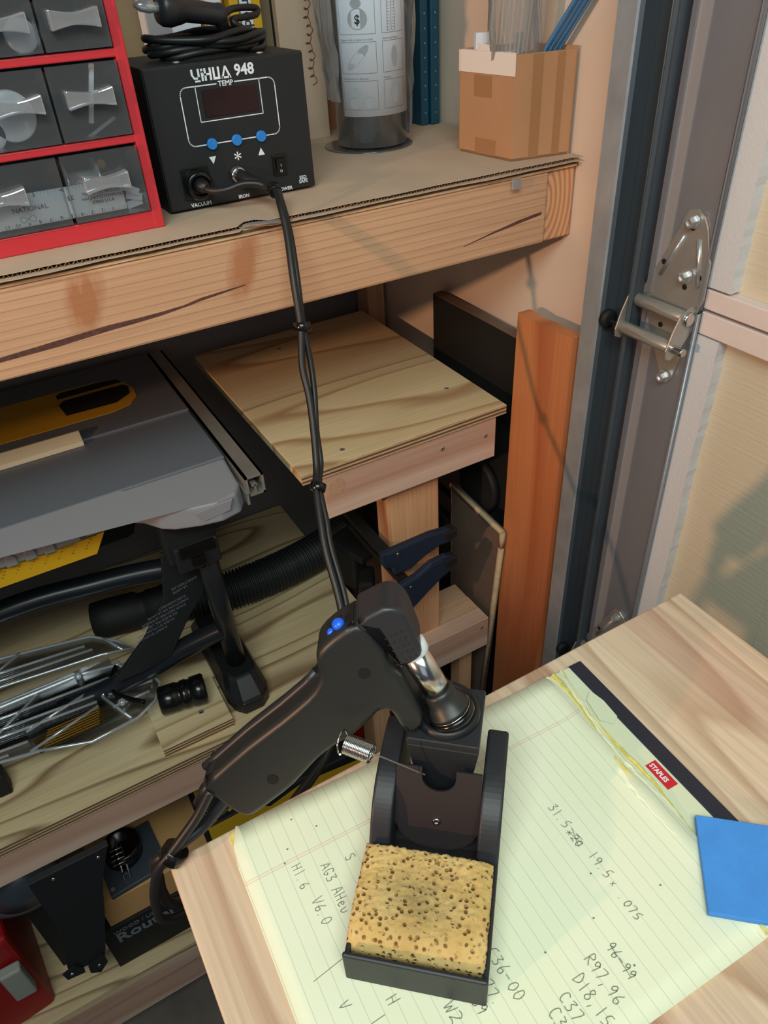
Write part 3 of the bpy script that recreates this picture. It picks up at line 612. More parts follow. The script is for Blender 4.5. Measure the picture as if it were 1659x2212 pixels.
for x, y in ((-.155, .838), (-.072, .850)): obj('screw', B().lathe([(.004, 0), (.004, .001)], (x, y, -1.3138), Z, 12), 'steel_dull', rp)
wh = thing('grey_wheel', (-.28, .93, -1.535), 'dim grey round wheel half hidden behind the black bracket', 'wheel')
obj('tyre', B().lathe([(.050, 0), (.062, .004), (.066, .012), (.062, .020), (.050, .024)], (-.275, .87, -1.215), NY, 40), 'grey_disc', wh); obj('hub', B().lathe([(.045, 0), (.045, .026), (.01, .03)], (-.275, .87, -1.215), NY, 30), 'router_grey', wh)
obj('support', B().box((-.30, .88, -1.535), (-.22, .90, -1.25)), 'black_matte', wh)
rd = thing('red_case', (-.43, .88, -1.535), 'red plastic tool case at the bottom left corner', 'case')
obj('case', B().box((-.55, .81, -1.535), (-.335, 1.05, -1.27), rotz(6)), 'red_dark', rd, bevel=.01); obj('latch', B().box((-.36, .795, -1.42), (-.325, .815, -1.33)), 'dirty_white', rd, bevel=.004)
yb = thing('yellow_case', (.2, .9, -1.535), 'yellow and black power tool box under the lower shelf behind the table', 'case')
obj('body', B().box((.02, .83, -1.535), (.355, 1.06, -1.27)), 'black_matte', yb, bevel=.004)
b = B().prism([(.03, 0), (.08, .010), (.10, .045), (.16, .02), (.20, .10), (.25, .05), (.35, .09), (.35, .225), (.03, .225)], (0, .832, -1.2695), X, Y, Z, 0, .001); obj('yellow_top', b, 'yellow', yb)
b = B().prism([(.03, -.09), (.03, -.002), (.12, -.002), (.15, -.03), (.22, -.01), (.35, -.03), (.35, -.05), (.2, -.06)], (0, .8295, -1.27), X, Z, Y, 0, .001); obj('yellow_panel', b, 'yellow', yb)
b = B().text('DEWALT', (.322, .897, -1.2684), (0, -1, 0), (1, 0, 0), .0185, .0002, .0006, sx=.85); b.text('cordless\nadhesive dispenser', (.308, .897, -1.2684), (0, -1, 0), (1, 0, 0), .006, .0001); obj('lettering', b, 'void', yb)
b = B(); b.box((.045, .836, -1.2684), (.075, .862, -1.2680)); obj('logo_square', b, 'void', yb)
rc = thing('red_case', (.43, .95, FL), 'dark red case under the shelf seen between the gun handle and its holder', 'case')
obj('case', B().box((.365, .915, FL), (.375+.10, 1.10, -1.18)), 'red_dark', rc, bevel=.01)
# ================================================================== ON THE BENCH
ZT = -.2169
cab = thing('drawer_cabinet', (.03, .88, ZT), 'red plastic cabinet of clear small-parts drawers on the bench', 'drawer cabinet')
b = B(); x0, x1, yf = -.130, .190, .806; cols = [-.1285, -.0690, -.0085, .0595, .1195, .1790]
for a, c in ((ZT, -.1995), (-.1360, -.1290), (-.0650, -.0580), (-.0135, -.0065), (.040, .048)): b.box((x0, yf, a), (x1, yf+.012, c))
for a, c in ((.1795, .190), (-.130, -.1195)): b.box((a, yf-.0005, ZT), (c, yf+.012, .048))
obj('frame', b, 'red', cab, bevel=.0012, label='red front frame')
b = B(); b.box((.186, yf+.012, ZT), (.1895, .955, .046)); b.box((-.130, yf+.012, ZT), (-.127, .955, .046)); b.box((-.127, .952, ZT), (.186, .955, .046)); b.box((-.127, yf+.012, ZT), (.186, .952, ZT+.003)); b.box((-.127, yf+.012, .043), (.186, .952, .046))
obj('shell', b, 'shell_grey', cab, label='dark outer shell')
rows = [(-.1990, -.1365), (-.1285, -.0655), (-.0575, -.0140), (-.0060, .0395)]
def drawer(xa, xb, za, zb, wide=False):
    t = 'drawer'; g = .0012; b = B()
    b.box((xa+g, yf-.004, za+g), (xb-g, yf-.0025, zb-g)); b.box((xa+g, yf-.0025, za+g), (xa+g+.0012, yf+.12, zb-.006)); b.box((xb-g-.0012, yf-.0025, za+g), (xb-g, yf+.12, zb-.006)); b.box((xa+g, yf-.0025, za+g), (xb-g, yf+.12, za+g+.0012))
    d = obj('drawer', b, 'clear', cab, label='clear plastic drawer')
    cx, cz = (xa+xb)/2, za+(zb-za)*.56; n = 12; pts = []
    for i in range(n+1):
        u = i/n; pts.append((cx-.021+.042*u, .0045+.0035*abs(2*u-1)**1.5))
    hb = B(); hb.prism([(p[0], cz+p[1]) for p in pts]+[(p[0], cz-p[1]) for p in pts[::-1]], (0, yf-.016, 0), X, Z, Y, 0, .012)
    obj('handle', hb, 'clear_white', d, bevel=.001, label='clear pull tab')
    return d
for ri, (za, zb) in enumerate(rows):
    if ri == 0:
        for xa, xb in ((-.1190, -.010), (-.010, .103), (.104, .1792)): drawer(xa, xb, za, zb)
    else:
        off = 0 if ri != 1 else -.006
        for k in range(5):
            xa = cols[k]+off if k else -.1190; xb = cols[k+1]+(off if k < 4 else 0); drawer(xa, xb, za, zb)
# things kept in the drawers
def roll(x, z, r, lab, g='white tape rolls in the drawers'):
    t = thing('tape_roll', (x, .825, z-r), lab, 'roll', g)
    obj('tape', B().lathe([(r*.55, 0), (r*.95, .0), (r, .001), (r, .013), (r*.55, .013)], (x, .817, z), Y, 32), 'white_plastic', t)
    obj('core', B().lathe([(r*.56, .001), (r*.38, .001), (r*.38, .012), (r*.56, .012)], (x, .817, z), Y, 28), 'clear_white', t)
roll(.106, -.043, .0135, 'small white tape roll in the upper left drawer of the cabinet'); roll(.078, -.1025, .021, 'larger white tape roll in the middle left drawer of the cabinet'); roll(.056, -.115, .013, 'black edged white roll at the left edge of the middle drawer')
t = thing('plastic_strip', (.15, .83, -.127), 'clear angled plastic strip lying inside the middle right drawer', 'plastic strip')
b = B(); b.box((.118, .815, -.1265), (.170, .8165, -.1235), Matrix.Rotation(math.radians(-26), 3, 'Y')); obj('strip', b, 'clear_white', t)
obj('upright_strip', B().box((.151, .822, -.118), (.155, .826, -.068), Matrix.Rotation(math.radians(16), 3, 'Y')), 'white_plastic', t)
rul = thing('steel_ruler', (.09, .812, -.1985), 'steel ruler with inch and centimetre marks standing in the bottom drawer', 'ruler')
RR_ = Matrix.Rotation(math.radians(-3.5), 3, 'Y')
obj('blade', B().box((-.06, .8125, -.1945), (.1575, .8132, -.1655)), 'ruler', rul)
b = B(); b.text('NATIONAL', (.052, .8122, -.181), X, Z, .0065, .0001); b.text('BATES', (.024, .8122, -.183), X, Z, .0052, .0001); b.text('LE', (.104, .8122, -.178), X, Z, .006, .0001)
for k, l in enumerate(('THE BATES MFG.CO.', 'HACKETTSTOWN N.J', '07840 U.S.A')): b.text(l, (.137, .8122, -.1765-.0042*k), X, Z, .0042, .0001, align='CENTER')
for k in range(6): b.text(str(k+1), (.1515-.0255*(5-k), .8122, -.1695), X, Z, .0058, .0001, align='CENTER')
for k in range(1, 12): b.text(str(k), (.1535-.0100*k, .8122, -.1905), (-1, 0, 0), (0, 0, -1), .0048, .0001, align='CENTER')
for k in range(60): b.box((.154-.0033*k, .8121, -.1655-(.004 if k % 4 == 0 else .0022)), (.1542-.0033*k, .8124, -.1656))
for k in range(80): b.box((.1552-.0025*k, .8121, -.1944), (.1554-.0025*k, .8124, -.1944+(.0035 if k % 4 == 0 else .002)))
b.tube([V(.064+.007*math.sin(a/24*2*math.pi), .8123, -.188+.0028*math.sin(a/12*2*math.pi)) for a in range(24)], .0002, 4, closed=True)
obj('markings', b, 'ink_dark', rul)
for i, (x, z, a) in enumerate(((.166, -.178, 30), (.168, -.185, 15), (.167, -.192, -10))):
    o = obj('paper_tag', B().box((x-.008, .8135+.002*i, z-.0035), (x+.008, .8140+.002*i, z+.0035), Matrix.Rotation(math.radians(a), 3, 'Y')), 'paper', None, ('topmost', 'middle', 'lowest')[i]+' of three white paper tags at the right end of the steel ruler', 'paper tag', 'paper tags in the bottom drawer')
t = thing('wire_spool', (.125, .85, -.198), 'clear spool of wire behind the ruler in the bottom drawer', 'spool')
obj('spool', B().lathe([(.022, 0), (.022, .002), (.012, .003), (.012, .03), (.022, .031), (.022, .033)], (.110, .845, -.172), X, 28), 'clear_white', t); obj('nut', B().lathe([(.005, 0), (.005, .003), (.0025, .003)], (.148, .842, -.156), NY, 6, False), mat('brass', (200, 160, 70), .3, 1), t)
# ---- soldering station
sx0, sx1, sy0, sy1, sz0, sz1 = .2085, .3800, .840, .970, -.2135, -.0810
ss = thing('soldering_station', (.294, .905, ZT), 'black soldering station with dark red display and three blue buttons', 'soldering station')
obj('front_panel', B().box((sx0, sy0, sz0), (sx1, sy0+.003, sz1)), 'black', ss, bevel=.0008)
b = B().box((sx0-.001, sy0+.0032, sz0-.0015), (sx1+.001, sy1, sz1+.001)); obj('case', b, 'black', ss, bevel=.001)
for x in (.235, .352):
    for y in (.86, .95): obj('foot', B().lathe([(.007, 0), (.007, .004)], (x, y, ZT+.0004), Z, 14), 'rubber', ss)
for x, y in ((.250, .862), (.341, .862)): obj('screw', B().lathe([(.004, 0), (.003, .0014)], (x, y, sz1+.001), Z, 14), 'steel_dull', ss)
fp = sy0-.0002
b = B()
def line(b, P, wd, y, closed=False):
    n = len(P)
    for i in range(n if closed else n-1):
        a, c = V(P[i][0], 0, P[i][1]), V(P[(i+1) % n][0], 0, P[(i+1) % n][1]); d = (c-a).normalized(); nn = V(-d.z, 0, d.x)*wd/2
        a = a-d*wd*.3; c = c+d*wd*.3
        q_ = [b.bm.verts.new(V(p.x, y, p.z)) for p in (a-nn, c-nn, c+nn, a+nn)]; b.face(q_)
def rrect(xa, za, xb, zb, r, n=6):
    P = []
    for cx, cz, a0 in ((xb-r, zb-r, 0), (xa+r, zb-r, 90), (xa+r, za+r, 180), (xb-r, za+r, 270)):
        for k in range(n+1): a = math.radians(a0+90*k/n); P.append((cx+r*math.cos(a), cz+r*math.sin(a)))
    return P
rr = rrect(.2412, -.1540, .3445, -.1000, .007)
i0 = min(range(len(rr)), key=lambda i: (rr[i][0]-.3375)**2+(rr[i][1]+.1)**2)
line(b, rr[:7], .0011, fp)
line(b, [(.3445, -.107), (.3445, -.147)], .0011, fp)
line(b, rr[21:], .0011, fp); line(b, [rr[20], rr[21]], .0011, fp); line(b, rr[14:21], .0011, fp); line(b, rr[7:14], .0011, fp); line(b, [rr[13], rr[14]], .0011, fp)
line(b, [(rr[7][0], -.1000), (.2808, -.1000)], .0011, fp); line(b, [(.3005, -.1000), (.3375, -.1000)], .0011, fp)
line(b, [(.2580, -.1000), (.2580, -.1325), (.3275, -.1325), (.3275, -.1000)], .0009, fp)
obj('printed_frame', b, 'white', ss)
b = B()
b.text('948', (.3020, fp, -.0948), X, Z, .0142, .0001, .0004, sx=1.02)
def poly(b, pts, ox, oz, s): q_ = [b.bm.verts.new(V(ox+p[0]*s, fp, oz+p[1]*s)) for p in pts]; b.face(q_)
S = .0110; ox, oz = .2560, -.0962
def bar(xa, za, xb, zb): poly(b, [(xa, za), (xb, za), (xb, zb), (xa, zb)], ox, oz, S)
bar(0, .55, .2, 1); bar(.62, .35, .82, 1); poly(b, [(0, .55), (.2, .55), (.34, .34), (.62, .34), (.62, .52), (.4, .52), (.3, .5)][:3]+[(.62, .34), (.62, .18), (.24, .18)], ox, oz, S); bar(.3, -.05, .82, .1)
bar(.95, 0, 1.15, .68); bar(.95, .78, 1.15, .98); bar(1.25, 0, 1.45, 1); bar(1.15, .42, 1.75, .58); bar(1.75, 0, 1.95, 1)
bar(2.08, .2, 2.28, 1); bar(2.08, 0, 2.75, .2); bar(2.55, .2, 2.75, 1); poly(b, [(2.85, 0), (3.25, 1), (3.4, 1), (3.12, .18), (3.55, .18), (3.4, .62), (3.5, .85), (3.85, 0)][:4]+[(3.05, 0)], ox, oz, S); poly(b, [(3.32, .8), (3.42, 1), (3.85, 0), (3.62, 0)], ox, oz, S); bar(2.95, 0, 3.7, .17)
for l, x, z, s_, al in (('TEMP', .2908, -.1025, .0068, 'CENTER'), ('VACUUM', .2420, -.2125, .0055, 'CENTER'), ('IRON', .2918, -.2125, .0052, 'CENTER'), ('POWER', .3420, -.2130, .0052, 'CENTER'), ('*', .2918, -.1790, .0190, 'CENTER'), ('ESD', .3655, -.2045, .0052, 'CENTER'), ('SAFE', .3655, -.2085, .0052, 'CENTER')):
    b.text(l, (x, fp, z), X, Z, s_, .0001, .00012, align=al)
poly(b, [(-.5, .45), (.5, .45), (0, -.5)], .2635, -.1695, .0078); poly(b, [(-.5, -.45), (.5, -.45), (0, .5)], .3192, -.1690, .0078)
obj('lettering', b, 'white', ss)
obj('display', B().box((.2640, fp-.0006, -.1290), (.3230, fp+.0008, -.1045)), 'display', ss, bevel=.0003)
for x in (.2650, .2930, .3210): obj('button', B().lathe([(.0056, 0), (.0056, .003), (.0050, .0036)], (x, sy0, -.1537), NY, 28), 'blue', ss)
b = B().box((.3305, sy0-.0025, -.1960), (.3465, sy0, -.1745)); sw = obj('power_switch', b, 'black_gloss', ss, bevel=.0006)
obj('rocker', B().prism([(sy0-.0025, -.194), (sy0-.0035, -.194), (sy0-.0062, -.178), (sy0-.0025, -.1775)], (.3335, 0, 0), Y, Z, X, 0, .010), 'black_gloss', sw)
b = B().text('I', (.3385, sy0-.0052, -.1865), X, Z, .004, .0001, align='CENTER'); b.text('O', (.3385, sy0-.0042, -.1925), X, Z, .004, .0001, align='CENTER'); obj('switch_marks', b, 'white', sw)
b = B().box((.2255, sy0-.002, -.2045), (.2560, sy0, -.1735)); b.lathe([(.0150, .002), (.0155, .008), (.0135, .012), (.0105, .013), (.010, .006)], (.2415, sy0, -.1900), NY, 30); obj('vacuum_socket', b, 'black_gloss', ss, bevel=.0005)
obj('iron_socket', B().lathe([(.0088, 0), (.0088, .003), (.0078, .0085), (.006, .0085)], (.2875, sy0, -.1870), NY, 26), 'steel', ss)
# ---- cable of the desoldering gun with its plugs and ties
cable = thing('gun_cable', (.27, .70, -.467), 'black twin cable hanging from the soldering station down to the gun', 'cable')
C1 = [(.2875, .832, -.187), (.297, .818, -.190), (.306, .800, -.193), (.3075, .780, -.193), (.302, .757, -.200), (.2985, .735, -.227), (.290, .71, -.266), (.282, .69, -.308), (.279, .675, -.345), (.273, .66, -.374), (.262, .64, -.405), (.254, .62, -.434), (.241, .60, -.447), (.232, .57, -.470), (.225, .55, -.488), (.214, .50, -.534), (.185, .455, -.575), (.15, .42, -.608), (.105, .395, -.615), (.060, .37, -.610), (.015, .34, -.590), (-.022, .312, -.560), (-.037, .300, -.533), (-.0375, .295, -.510), (-.034, .293, -.485), (-.026, .292, -.462), (-.015, .291, -.450), (-.004, .2915, -.440), (.008, .292, -.428), (.020, .293, -.412)]
C2 = [(.2415, .826, -.190), (.249, .815, -.1935), (.262, .806, -.193), (.28, .800, -.189), (.298, .790, -.191), (.303, .772, -.193), (.2985, .752, -.203), (.2935, .731, -.227), (.2835, .705, -.266), (.2775, .686, -.308), (.268, .672, -.345), (.2645, .655, -.374), (.257, .636, -.405), (.247, .616, -.434), (.236, .597, -.447), (.224, .566, -.472), (.2175, .546, -.490), (.2065, .497, -.535), (.178, .450, -.577), (.143, .415, -.610), (.098, .39, -.619), (.053, .365, -.614), (.008, .335, -.590), (-.018, .320, -.560), (-.029, .306, -.530), (-.031, .304, -.508), (-.029, .303, -.488), (-.026, .298, -.462), (-.012, .294, -.452), (.008, .294, -.445), (.020, .294, -.435), (.031, .2945, -.4265)]
obj('cord', B().tube(smooth_path(C1, 6), .0032, 12), 'rubber', cable); obj('hose_cord', B().tube(smooth_path(C2, 6), .0038, 12), 'rubber', cable)
obj('plug', B().tube([(.2875, .838, -.187), (.2885, .826, -.188), (.296, .812, -.191), (.306, .798, -.1945)], [.0072, .0068, .0055, .0036], 16), 'rubber', cable)
obj('plug', B().lathe([(.0075, 0), (.0085, .008), (.006, .012), (.004, .018)], (.2415, .836, -.190), (.25, -1, -.05), 22), 'rubber', cable)
for p, ax, s_ in (((.280, .6885, -.310), (-.2, -.4, -1), .0092), ((.239, .599, -.447), (-.55, -.5, -.6), .0086), ((-.014, .2935, -.456), (.7, 0, .7), .0088), ((.3035, .775, -.1945), (-.2, -1, -.35), .0072)):
    obj('cable_tie', B().lathe([(s_*.92, -.0045), (s_, -.004), (s_, .004), (s_*.92, .0045)], p, ax, 16), 'black_gloss', cable)
# ---- spare soldering iron coiled on top of the station
ir = thing('soldering_iron', (.30, .90, sz1), 'spare black soldering iron with coiled cord resting on top of the station', 'soldering iron')
random.seed(11); P = []
for k in range(5):
    for j in range(10):
        a = j/10*2*math.pi+k*.2; rx, ry = .060+.007*math.sin(k*2.3+j), .034+.005*math.cos(k*1.7+j*2)
        P.append((.300+rx*math.cos(a)+.006*math.sin(k*3), .905+ry*math.sin(a), -.0755+.0035*k+.0022*math.sin(3*a+k)))
P += [(.335, .915, -.052), (.368, .93, -.050), (.372, .935, -.044), (.345, .925, -.042), (.326, .91, -.045), (.3155, .902, -.052)]
obj('cord', B().tube(smooth_path(P, 5), .0036, 8), 'rubber', ir)
ax = V(.052, .004, -.009).normalized()
obj('handle', B().lathe([(.004, 0), (.014, .001), (.0165, .006), (.0165, .014), (.0145, .020), (.0125, .026), (.0105, .030), (.0100, .062), (.0108, .066), (.0108, .071), (.008, .073)], (.2515, .898, -.034), ax, 26), 'gun_cap', ir)
obj('strain_relief', B().tube([(.312, .9015, -.044), (.3185, .902, -.049), (.3205, .901, -.062)], [.0085, .0080, .0060], 14), 'rubber', ir)
obj('tip_cover', B().lathe([(.0015, 0), (.005, .006), (.0058, .016), (.0045, .022), (.006, .026)], (.2275, .896, -.0305), ax, 18), 'clear_white', ir, label='clear cap over the tip')
# ---- books and panels standing at the back
def book(xa, xb, y, z1, mname, lab, parts=()):
    t = thing('book', ((xa+xb)/2, y+.07, ZT), lab, 'book', 'books behind the soldering station')
    obj('cover', B().box((xa, y, ZT+.0001), (xb, y+.15, z1)), mname, t, bevel=.001)
    for (ra, rb_, z0, z2, mm) in parts: obj('spine_label', B().box((ra, y-.0006, z0), (rb_, y, z2)), mm, t)
    return t
t = book(.3955, .4370, 1.08, .06, 'yellow', 'yellow book with a white spine band reading Multi', ((.4085, .4240, -.20, .055, 'paper'),))
obj('title', B().text('Multimedia', (.4125, 1.0793, -.004), (0, 0, -1), X, .0175, .0002, .0003), 'ink_dark', t)
obj('edge_line', B().box((.4068, 1.0790, -.20), (.4082, 1.0795, .055)), 'teal', t)
book(.3620, .3900, 1.09, .05, 'tan', 'tan book with a pale spine label behind the coiled cord', ((.366, .387, -.09, .05, 'paper'),))
book(.3180, .3560, 1.085, .05, 'paper', 'pale grey binder standing leftmost behind the soldering station')
kh = mat('khaki_board', (124, 112, 88), .8, var=.08, vscale=6)
obj('backing_board', B().box((.10, 1.245, ZT+.0001), (.52, 1.262, .08)), kh, None, 'khaki board standing behind the books', 'board')
obj('backing_board', B().box((.4420, 1.115, ZT+.0001), (.4640, 1.235, .06)), kh, None, 'narrow khaki board between the yellow book and the cardboard panel', 'board')
t = thing('cardboard_divider', (.50, 1.11, ZT), 'tan cardboard panel with red handwriting standing at the back of the bench', 'cardboard')
obj('panel', B().box((.466, 1.100, ZT+.0001), (.530, 1.112, .06)), 'cardboard', t)
b = B(); wr = []
for k in range(46): wr.append((.5105+.0045*math.sin(k*1.9)+.002*math.sin(k*.6), 1.0992, -.01-.0030*k+.0035*math.cos(k*1.9)))
b.tube(smooth_path(wr, 4), .0005, 5); obj('handwriting', b, mat('red_brown_ink', (130, 64, 54), .7), t)
obj('cardboard_divider', B().box((.532, 1.150, ZT+.0001), (.620, 1.160, .06)), 'cardboard_dk', None, 'brown cardboard sheet standing behind the clear canister', 'cardboard')
cn = thing('clear_canister', (.545, 1.0, ZT), 'clear plastic canister wrapped with a white instruction sheet', 'canister')
cx_, cy_ = .548, 1.003
obj('base_disc', B().lathe([(.061, .0003), (.062, .0012), (.058, .002), (.02, .002)], (cx_-.004, cy_+.004, ZT), Z, 44), 'clear', cn)
obj('cylinder', B().lathe([(.048, 0), (.048, .26), (.0465, .26), (.0465, 0)], (cx_, cy_, ZT+.0045), Z, 44), 'clear', cn)
b = B(); random.seed(2)
for k in range(26):
    a = random.uniform(0, 6.28); r = random.uniform(.01, .038); z = random.uniform(0, .045); b.tube([(cx_+r*math.cos(a), cy_+r*math.sin(a), ZT+.006+z), (cx_+r*math.cos(a+1), cy_+r*math.sin(a+1), ZT+.012+z+random.uniform(0, .02))], .0035, 6)
obj('dark_contents', b, 'black_matte', cn); tagk = cn.children[-1]; tagk['kind'] = 'stuff'
b = B(); g = [(.0, 0), (.012, .004), (.017, .02), (.014, .04), (.018, .055), (.010, .07)]; b.lathe(g, (cx_-.022, cy_-.020, ZT+.006), (.05, 0, 1), 9, False); obj('tissue', b, 'white_plastic', cn)
# instruction sheet bent round the canister: arc length a from its left edge, height z
RP = .0495; A0 = math.radians(-166)
def bend(b, off=0):
    for v in b.bm.verts:
        a = A0+v.co.x/RP; r = RP+off-v.co.y; z = v.co.z; v.co = V(cx_+r*math.cos(a), cy_+r*math.sin(a), z)
    return b
b = B(); n = 30; pr = None
for i in range(n+1):
    x = .118*i/n; c_ = [b.bm.verts.new(V(x, 0, z)) for z in (-.174, .05)]
    if pr: b.face([pr[0], c_[0], c_[1], pr[1]], True)
    pr = c_
o = obj('instruction_sheet', bend(b), 'paper', cn); md = o.modifiers.new('s', 'SOLIDIFY'); md.thickness = .0003; md.offset = -1
b = B()
def frame(b, xa, za, xb, zb, wd=.0005):
    for (p, q_) in (((xa, za), (xb, za)), ((xb, za), (xb, zb)), ((xb, zb), (xa, zb)), ((xa, zb), (xa, za))):
        N = 8
        for k in range(N):
            a = (p[0]+(q_[0]-p[0])*k/N, p[1]+(q_[1]-p[1])*k/N); c = (p[0]+(q_[0]-p[0])*(k+1)/N, p[1]+(q_[1]-p[1])*(k+1)/N); line(b, [a, c], wd, 0)
for za, zb, l1, l2 in ((-.166, -.133, 'Maintenance on Bicycles', 'Repairs'), (-.1245, -.0905, 'Secure rolls of paper or cloth', 'Gates and fences'), (-.082, -.045, 'Money bags', 'Ladders')):
    frame(b, .005, za, .052, zb); frame(b, .0605, za, .096, zb)
    b.text(l1, (.005, 0, zb+.0016), X, Z, .0036, .0); b.text(l2, (.0605, 0, zb+.0016), X, Z, .0036, .0)
for k in range(12): b.box((.068, -.0001, -.080+.0032*k), (.080, 0, -.0796+.0032*k))
for x in (.068, .074, .080): b.box((x, -.0001, -.080), (x+.0005, 0, -.044))
obj('print', bend(b, .0005), 'ink', cn)
b = B()
def blob(cx, cz, rx, rz, n=18, rot=0):
    P = [(cx+rx*math.cos(2*math.pi*k/n)*math.cos(rot)-rz*math.sin(2*math.pi*k/n)*math.sin(rot), 0, cz+rx*math.cos(2*math.pi*k/n)*math.sin(rot)+rz*math.sin(2*math.pi*k/n)*math.cos(rot)) for k in range(n)]
    b.face([b.bm.verts.new(V(*p)) for p in P])
blob(.030, -.066, .0125, .0115); blob(.029, -.050, .007, .005); blob(.028, -.107, .019, .0055, rot=.75); blob(.020, -.158, .0062, .0062); blob(.040, -.158, .0062, .0062); blob(.021, -.146, .006, .005); blob(.030, -.150, .004, .003); blob(.077, -.148, .006, .012); blob(.078, -.108, .005, .012)
obj('pictograms', bend(b, .0006), mat('pictogram_grey', (160, 164, 170), .7), cn)
obj('dollar_sign', bend(B().text('$', (.030, 0, -.071), X, Z, .0135, .0, .0003, align='CENTER'), .0009), 'ink_dark', cn)
def film(name, arcs, parent, m_, seed=4):
    random.seed(seed); b = B(); cols_ = 14; rows_ = 12
    for (a0, a1, r0, r1, z0, z1, cx, cy) in arcs:
        g = [[b.bm.verts.new(V(cx+(r0+(r1-r0)*j/rows_+random.uniform(-.003, .003))*math.cos(math.radians(a0+(a1-a0)*i/cols_)), cy+(r0+(r1-r0)*j/rows_+random.uniform(-.003, .003))*math.sin(math.radians(a0+(a1-a0)*i/cols_)), z0+(z1-z0)*j/rows_)) for j in range(rows_+1)] for i in range(cols_+1)]
        for i in range(cols_):
            for j in range(rows_): b.face([g[i][j], g[i+1][j], g[i+1][j+1], g[i][j+1]], True)
    return obj(name, b, m_, parent)
film('bag', ((-40, 60, .054, .070, ZT+.01, .06, cx_, cy_), (150, 200, .056, .072, ZT+.06, .06, cx_, cy_)), cn, 'bag_cloud')
for i, (xa, xb) in enumerate(((.6700, .6835), (.6850, .7000))):
    t = thing('teal_binder', ((xa+xb)/2, 1.15, ZT), ('left', 'right')[i]+' of two dark teal binders standing between the canister and the brown box', 'binder', 'teal binders')
    b = B().box((xa, 1.066-.004*i, ZT+.0001), (xb, 1.26, .06)); obj('cover', b, 'teal', t, bevel=.002)
    b = B()
    for k in range(14): b.lathe([(.0012, 0), (.0012, .0004)], ((xa+xb)/2, 1.0656-.004*i, -.20+.018*k), NY, 8)
    obj('stitch_holes', b, 'zinc', t)
# ---- open brown box
bx = thing('cardboard_box', (.66, .83, ZT), 'open brown cardboard box with a white label at the right end of the bench', 'box')
f0, u_, v_ = V(.6245, .7875, 0), V(.0790, -.0150, 0), V(-.0105, .0985, 0); HB = .1135
def bxp(a, c, z): p = f0+u_*a+v_*c; return V(p.x, p.y, ZT+z)
b = B()
def wall(p, q_, z0, z1, th):
    d = (q_-p).normalized(); nn = V(-d.y, d.x, 0)*th
    vs0 = [b.bm.verts.new(V(w_.x, w_.y, z)) for z in (ZT+z0, ZT+z1) for w_ in (p, q_, q_+nn, p+nn)]
    for f in ((0, 3, 2, 1), (4, 5, 6, 7), (0, 1, 5, 4), (1, 2, 6, 5), (2, 3, 7, 6), (3, 0, 4, 7)): b.face([vs0[i] for i in f])
c00, c10, c11, c01 = f0, f0+u_, f0+u_+v_, f0+v_
wall(c00, c10, .0002, HB, .0025); wall(c10, c11, .0002, HB+.003, .0025); wall(c11, c01, .0002, HB+.002, .0025); wall(c01, c00, .0002, HB, .0025); b.prism([(0, 0), (1, 0), (1, 1), (0, 1)], (f0.x, f0.y, ZT), u_, v_, Z, .0002, .003)
obj('carton', b, 'cardboard_dk', bx)
b = B(); lo = V(-1, 0, 0)*.0006; a = bxp(0, 1.005, HB-.022)+lo; c = bxp(0, -.005, HB-.022)+lo
q_ = [b.bm.verts.new(p) for p in (a, c, bxp(0, -.005, HB+.0012)+lo, bxp(0, 1.005, HB+.0012)+lo)]; b.face(q_)
r_ = [b.bm.verts.new(p) for p in (bxp(0, -.005, HB+.0012)+lo, bxp(0, 1.005, HB+.0012)+lo, bxp(.06, 1.0, HB+.0014), bxp(.06, 0, HB+.0014))]; b.face(r_)
r_ = [b.bm.verts.new(p) for p in (bxp(0, .66, HB+.001)+lo, bxp(0, .44, HB+.001)+lo, bxp(0, .46, HB+.008)+lo, bxp(0, .66, HB+.009)+lo)]; b.face(r_)
obj('label', b, 'label_white', bx, label='white label folded over the left rim')
b = B()
for (a0, a1, z0, z1) in ((.40, .72, HB-.047, HB-.024), (.30, .68, .002, .020)):
    q_ = [b.bm.verts.new(p+V(-.0004, 0, 0)) for p in (bxp(0, a1, z0), bxp(0, a0, z0), bxp(0, a0, z1), bxp(0, a1, z1))]; b.face(q_)
for (a0, a1, z0, z1) in ((.28, .44, .002, HB-.001), (.68, .80, .002, HB-.001)):
    q_ = [b.bm.verts.new(p+V(0, -.0005, 0)) for p in (bxp(a0, 0, z0), bxp(a1, 0, z0), bxp(a1, 0, z1), bxp(a0, 0, z1))]; b.face(q_)
obj('glue_mark', b, mat('carton_tape', (160, 116, 80), .45), bx, label='darker tape patches')
for k in range(14):
    x, y = .650+.0030*k, .866-.004*(k % 4); z0 = ZT+.006
    o = obj('wooden_stick', B().tube([(x, y, z0), (x+.003+.0005*k, y-.018, .040)], .0012, 8), 'stickwood', None, 'one of the thin pale sticks standing upright in the brown box', 'stick', 'thin pale sticks in the brown box')
for k, (x, lab) in enumerate(((.677, 'leftmost'), (.684, 'second from left'), (.691, 'third from left'), (.697, 'rightmost'))):
    t = thing('blue_strip', (x-.012, .815, ZT+.01), lab+' of four blue and white packets leaning in the brown box', 'packet', 'blue and white packets in the brown box')
    xa = .668+.0075*k
    obj('packet', B().tube([(xa-.008, .842, ZT+.010), (xa, .786, -.098), (xa+.004, .742, -.045), (xa+.006, .720, -.018)], .0024, 4), 'packet_blue', t); obj('white_edge', B().tube([(xa-.0045, .842, ZT+.012), (xa+.0035, .786, -.097), (xa+.0075, .742, -.044), (xa+.0095, .722, -.020)], .0012, 6), 'white_plastic', t)
